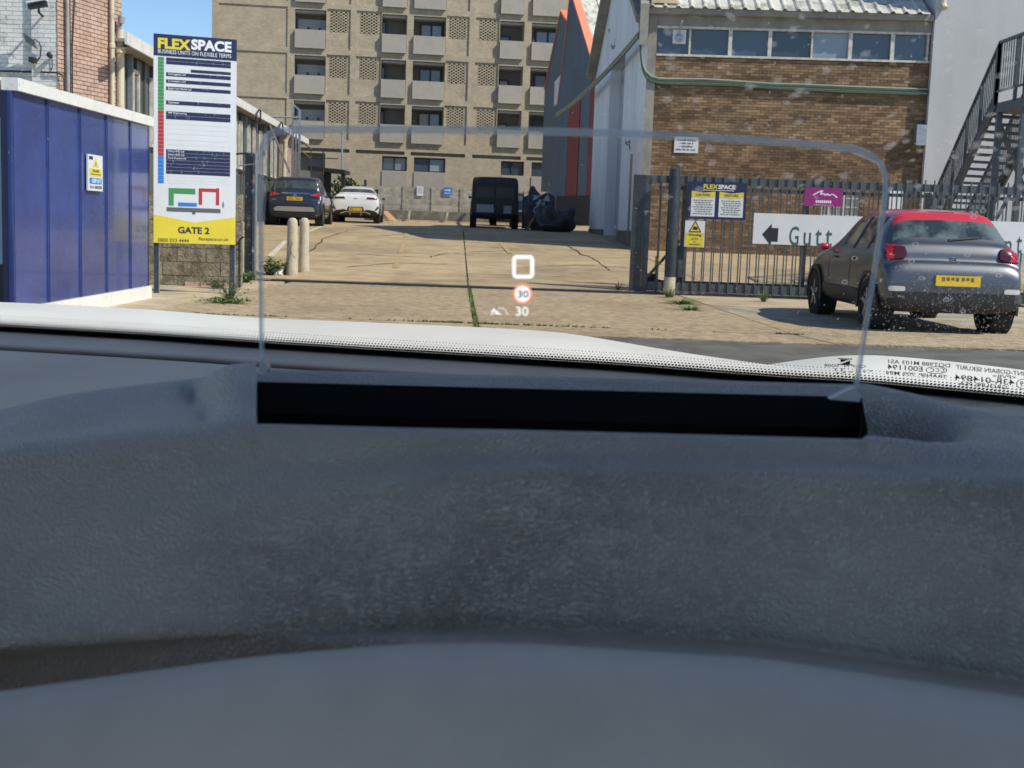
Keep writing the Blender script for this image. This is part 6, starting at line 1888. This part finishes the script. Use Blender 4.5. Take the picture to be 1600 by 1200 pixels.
for (pts_, ) in ((((1298, 624), (1322, 612), (1337, 605), (1346, 618), (1343, 628), (1320, 626)),), (((404, 586), (405, 566), (412, 562), (419, 575), (416, 584)),)):
    q = [P(x, y, .500) for x, y in pts_]
    MB().poly(q).poly([a + V((0, .006, 0)) for a in q]).grid([q + [q[0]], [a + V((0, .006, 0)) for a in q + [q[0]]]]).build('hinge_clip', clip, comb)
# what the display shows
hw = emissive('display_white', (1, 1, 1), 1.05); ho = emissive('display_orange', (1, .32, .17), 1.0); hg = emissive('display_grey', (.03, .03, .04), .9)
hud = lambda x, y, k=0: P(x, y, cY(y)) + V((0, -.0006 - .0003 * k, 0))
def rr(x0, x1, y0, y1, r, n=6):
    o = []
    for cx, cy, a in ((x1 - r, y0 + r, -90), (x1 - r, y1 - r, 0), (x0 + r, y1 - r, 90), (x0 + r, y0 + r, 180)):
        for k in range(n + 1):
            t = R_(a + 90 * k / n); o.append((cx + r * math.cos(t), cy + r * math.sin(t)))
    return o
mb = MB(); a, b = rr(800.5, 834.5, 398.5, 435, 7), rr(806, 828.5, 404.5, 429.5, .6)
for i in range(len(a)):
    j = (i + 1) % len(a); mb.poly([hud(*a[i]), hud(*a[j]), hud(*b[j]), hud(*b[i])])
mb.build('stop_symbol', hw, comb, fix=False)
circ = lambda cx, cy, r, k: [hud(cx + r * math.cos(t * math.pi / 20), cy + 1.04 * r * math.sin(t * math.pi / 20), k) for t in range(40)]
MB().poly(circ(816.5, 459, 15, 0)).build('limit_ring', ho, comb, fix=False)
MB().poly(circ(816.5, 459, 11.9, 1)).build('limit_disc', hw, comb, fix=False)
mb = MB(); text(mb, '30', lambda x, y: hud(x, y, 2), 808.5, 826, 465, 453.5, .02); mb.build('limit_number', hg, comb, fix=False)
mb = MB(); text(mb, '30', lambda x, y: hud(x, y, 1), 806, 825.5, 493, 479, .004); mb.build('speed_number', hw, comb, fix=False)
mb = MB()
def arcseg(cx, cy, r, a0, a1, w):
    p_ = lambda t, rr_: hud(cx + rr_ * math.cos(t), cy - rr_ * math.sin(t))
    n = 4
    for k in range(n):
        t0, t1 = R_(a0 + (a1 - a0) * k / n), R_(a0 + (a1 - a0) * (k + 1) / n)
        mb.poly([p_(t0, r), p_(t1, r), p_(t1, r - w), p_(t0, r - w)])
for a0 in (0, 32, 62, 92): arcseg(782.5, 491, 10.5, a0, a0 + 18, 1.6)
arcseg(776, 492, 8.5, 120, 180, 1.6)
for q in (((771, 481), (783, 491.5), (782, 492.5), (770, 482)), ((774, 486), (784.5, 491.5), (772.5, 490.5)), ((767, 486), (772, 483), (772, 487))):
    mb.poly([hud(*p_) for p_ in q])
mb.build('cruise_symbol', hw, comb, fix=False)

MB().box(-.925, .475, -1.99, -.11, 1.61, 1.62).build('glass_roof', clear_glass('roof_glass', (.93, .94, .93)), own)  # unseen glass roof, added to let more skylight reach the dashboard
# the rest of the cabin, out of sight, that shades the dashboard
shell = mat('cabin_lining', (.62, .59, .54), .9)
MB().box(-1.05, .60, -.10, .10, 1.60, 1.64).box(-1.05, .60, -2.4, -2.0, 1.60, 1.64).box(-1.05, -.93, -2.0, -.10, 1.60, 1.64).box(.48, .60, -2.0, -.10, 1.60, 1.64).hexa([(-1.05, .102, 1.60), (.60, .102, 1.60), (.60, .42, 1.435), (-1.05, .42, 1.435), (-1.05, .102, 1.64), (.60, .102, 1.64), (.60, .44, 1.46), (-1.05, .44, 1.46)]).build('roof', [shell], own)
for x0, x1 in ((-1.09, -1.05), (.60, .64)):
    MB().box(x0, x1, -2.4, .95, .30, 1.08).build('door', [shell], own)
    MB().box(x0, x1, -1.25, -1.10, 1.082, 1.598).build('door_pillar', [shell], own)
    MB().box(x0, x1, -2.4, .36, 1.40, 1.638).build('door_header', [shell], own)
    MB().bar((x0 + .02, .92, 1.07), (x0 + .02, .40, 1.42), .05, .06).build('windscreen_pillar', [shell], own)
MB().box(-1.05, .60, -2.45, -2.40, .30, 1.6).build('rear_bulkhead', mat('dark_seat_cloth', (.05, .05, .055), .9), own)
MB().box(-1.05, .60, -2.4, .9, .26, .298).build('cabin_floor', mat('dark_carpet', (.16, .16, .165), .95), own)

# dust flecks on the hood
hb = BVHTree.FromObject(hood, bpy.context.evaluated_depsgraph_get()) if False else None
hv = [V(v.co) + WM[hood.name].translation for v in hood.data.vertices]
hbv = BVHTree.FromPolygons(hv, [tuple(p.vertices) for p in hood.data.polygons])
mb = MB()
for _ in range(240):
    px = random.uniform(60, 1600); py = random.uniform(690, 1000)
    d = ray(px, py).normalized(); h, n, _, _ = hbv.ray_cast(CAM, d)
    if h is None: continue
    r = random.uniform(.00012, .0003)
    mb.poly([h + V((r * math.cos(t), r * math.sin(t), .0004)) for t in (0, 1.3, 2.5, 3.8, 5.0)])
mb.build('dust_fleck', mat('pale_dust', (.75, .74, .70), .9), hood, kind='stuff', fix=False)

# curtains, blinds and dark rooms behind the balcony doors
blind = mat('drawn_blind', (.42, .40, .37), .5); net = mat('net_curtain', (.30, .33, .36), .3)
rr_ = random.Random(4)
for o in bpy.data.objects:
    if o.type == 'MESH' and o.name.startswith('pane') and o.parent and o.parent.name.startswith('balcony_door'):
        s_ = o.material_slots[0]; s_.link = 'OBJECT'
        s_.material = rr_.choice((M['win'], M['win_pale'], M['win_pale'], net, blind))

GR = {'parked_car': 'cars parked in the yard and on the forecourt', 'weed': 'weeds growing by the entrance', 'grass_tuft': 'grass tufts along the gate', 'gate_post': 'round posts of the gateway',
      'security_camera': 'cameras on the white brick wall', 'litter': 'scraps of paper in the yard', 'cable_bundle': 'cable bundles on the brick workshop', 'marker_stub': 'yellow marker stubs by the gate', 'cardboard_sheet': 'cardboard by the end wall'}
import re as _re
for o in bpy.data.objects:
    if o.parent is None and o.get('category') and not o.get('group'):
        g = GR.get(_re.sub(r'\.\d+$', '', o.name))
        if g: o['group'] = g
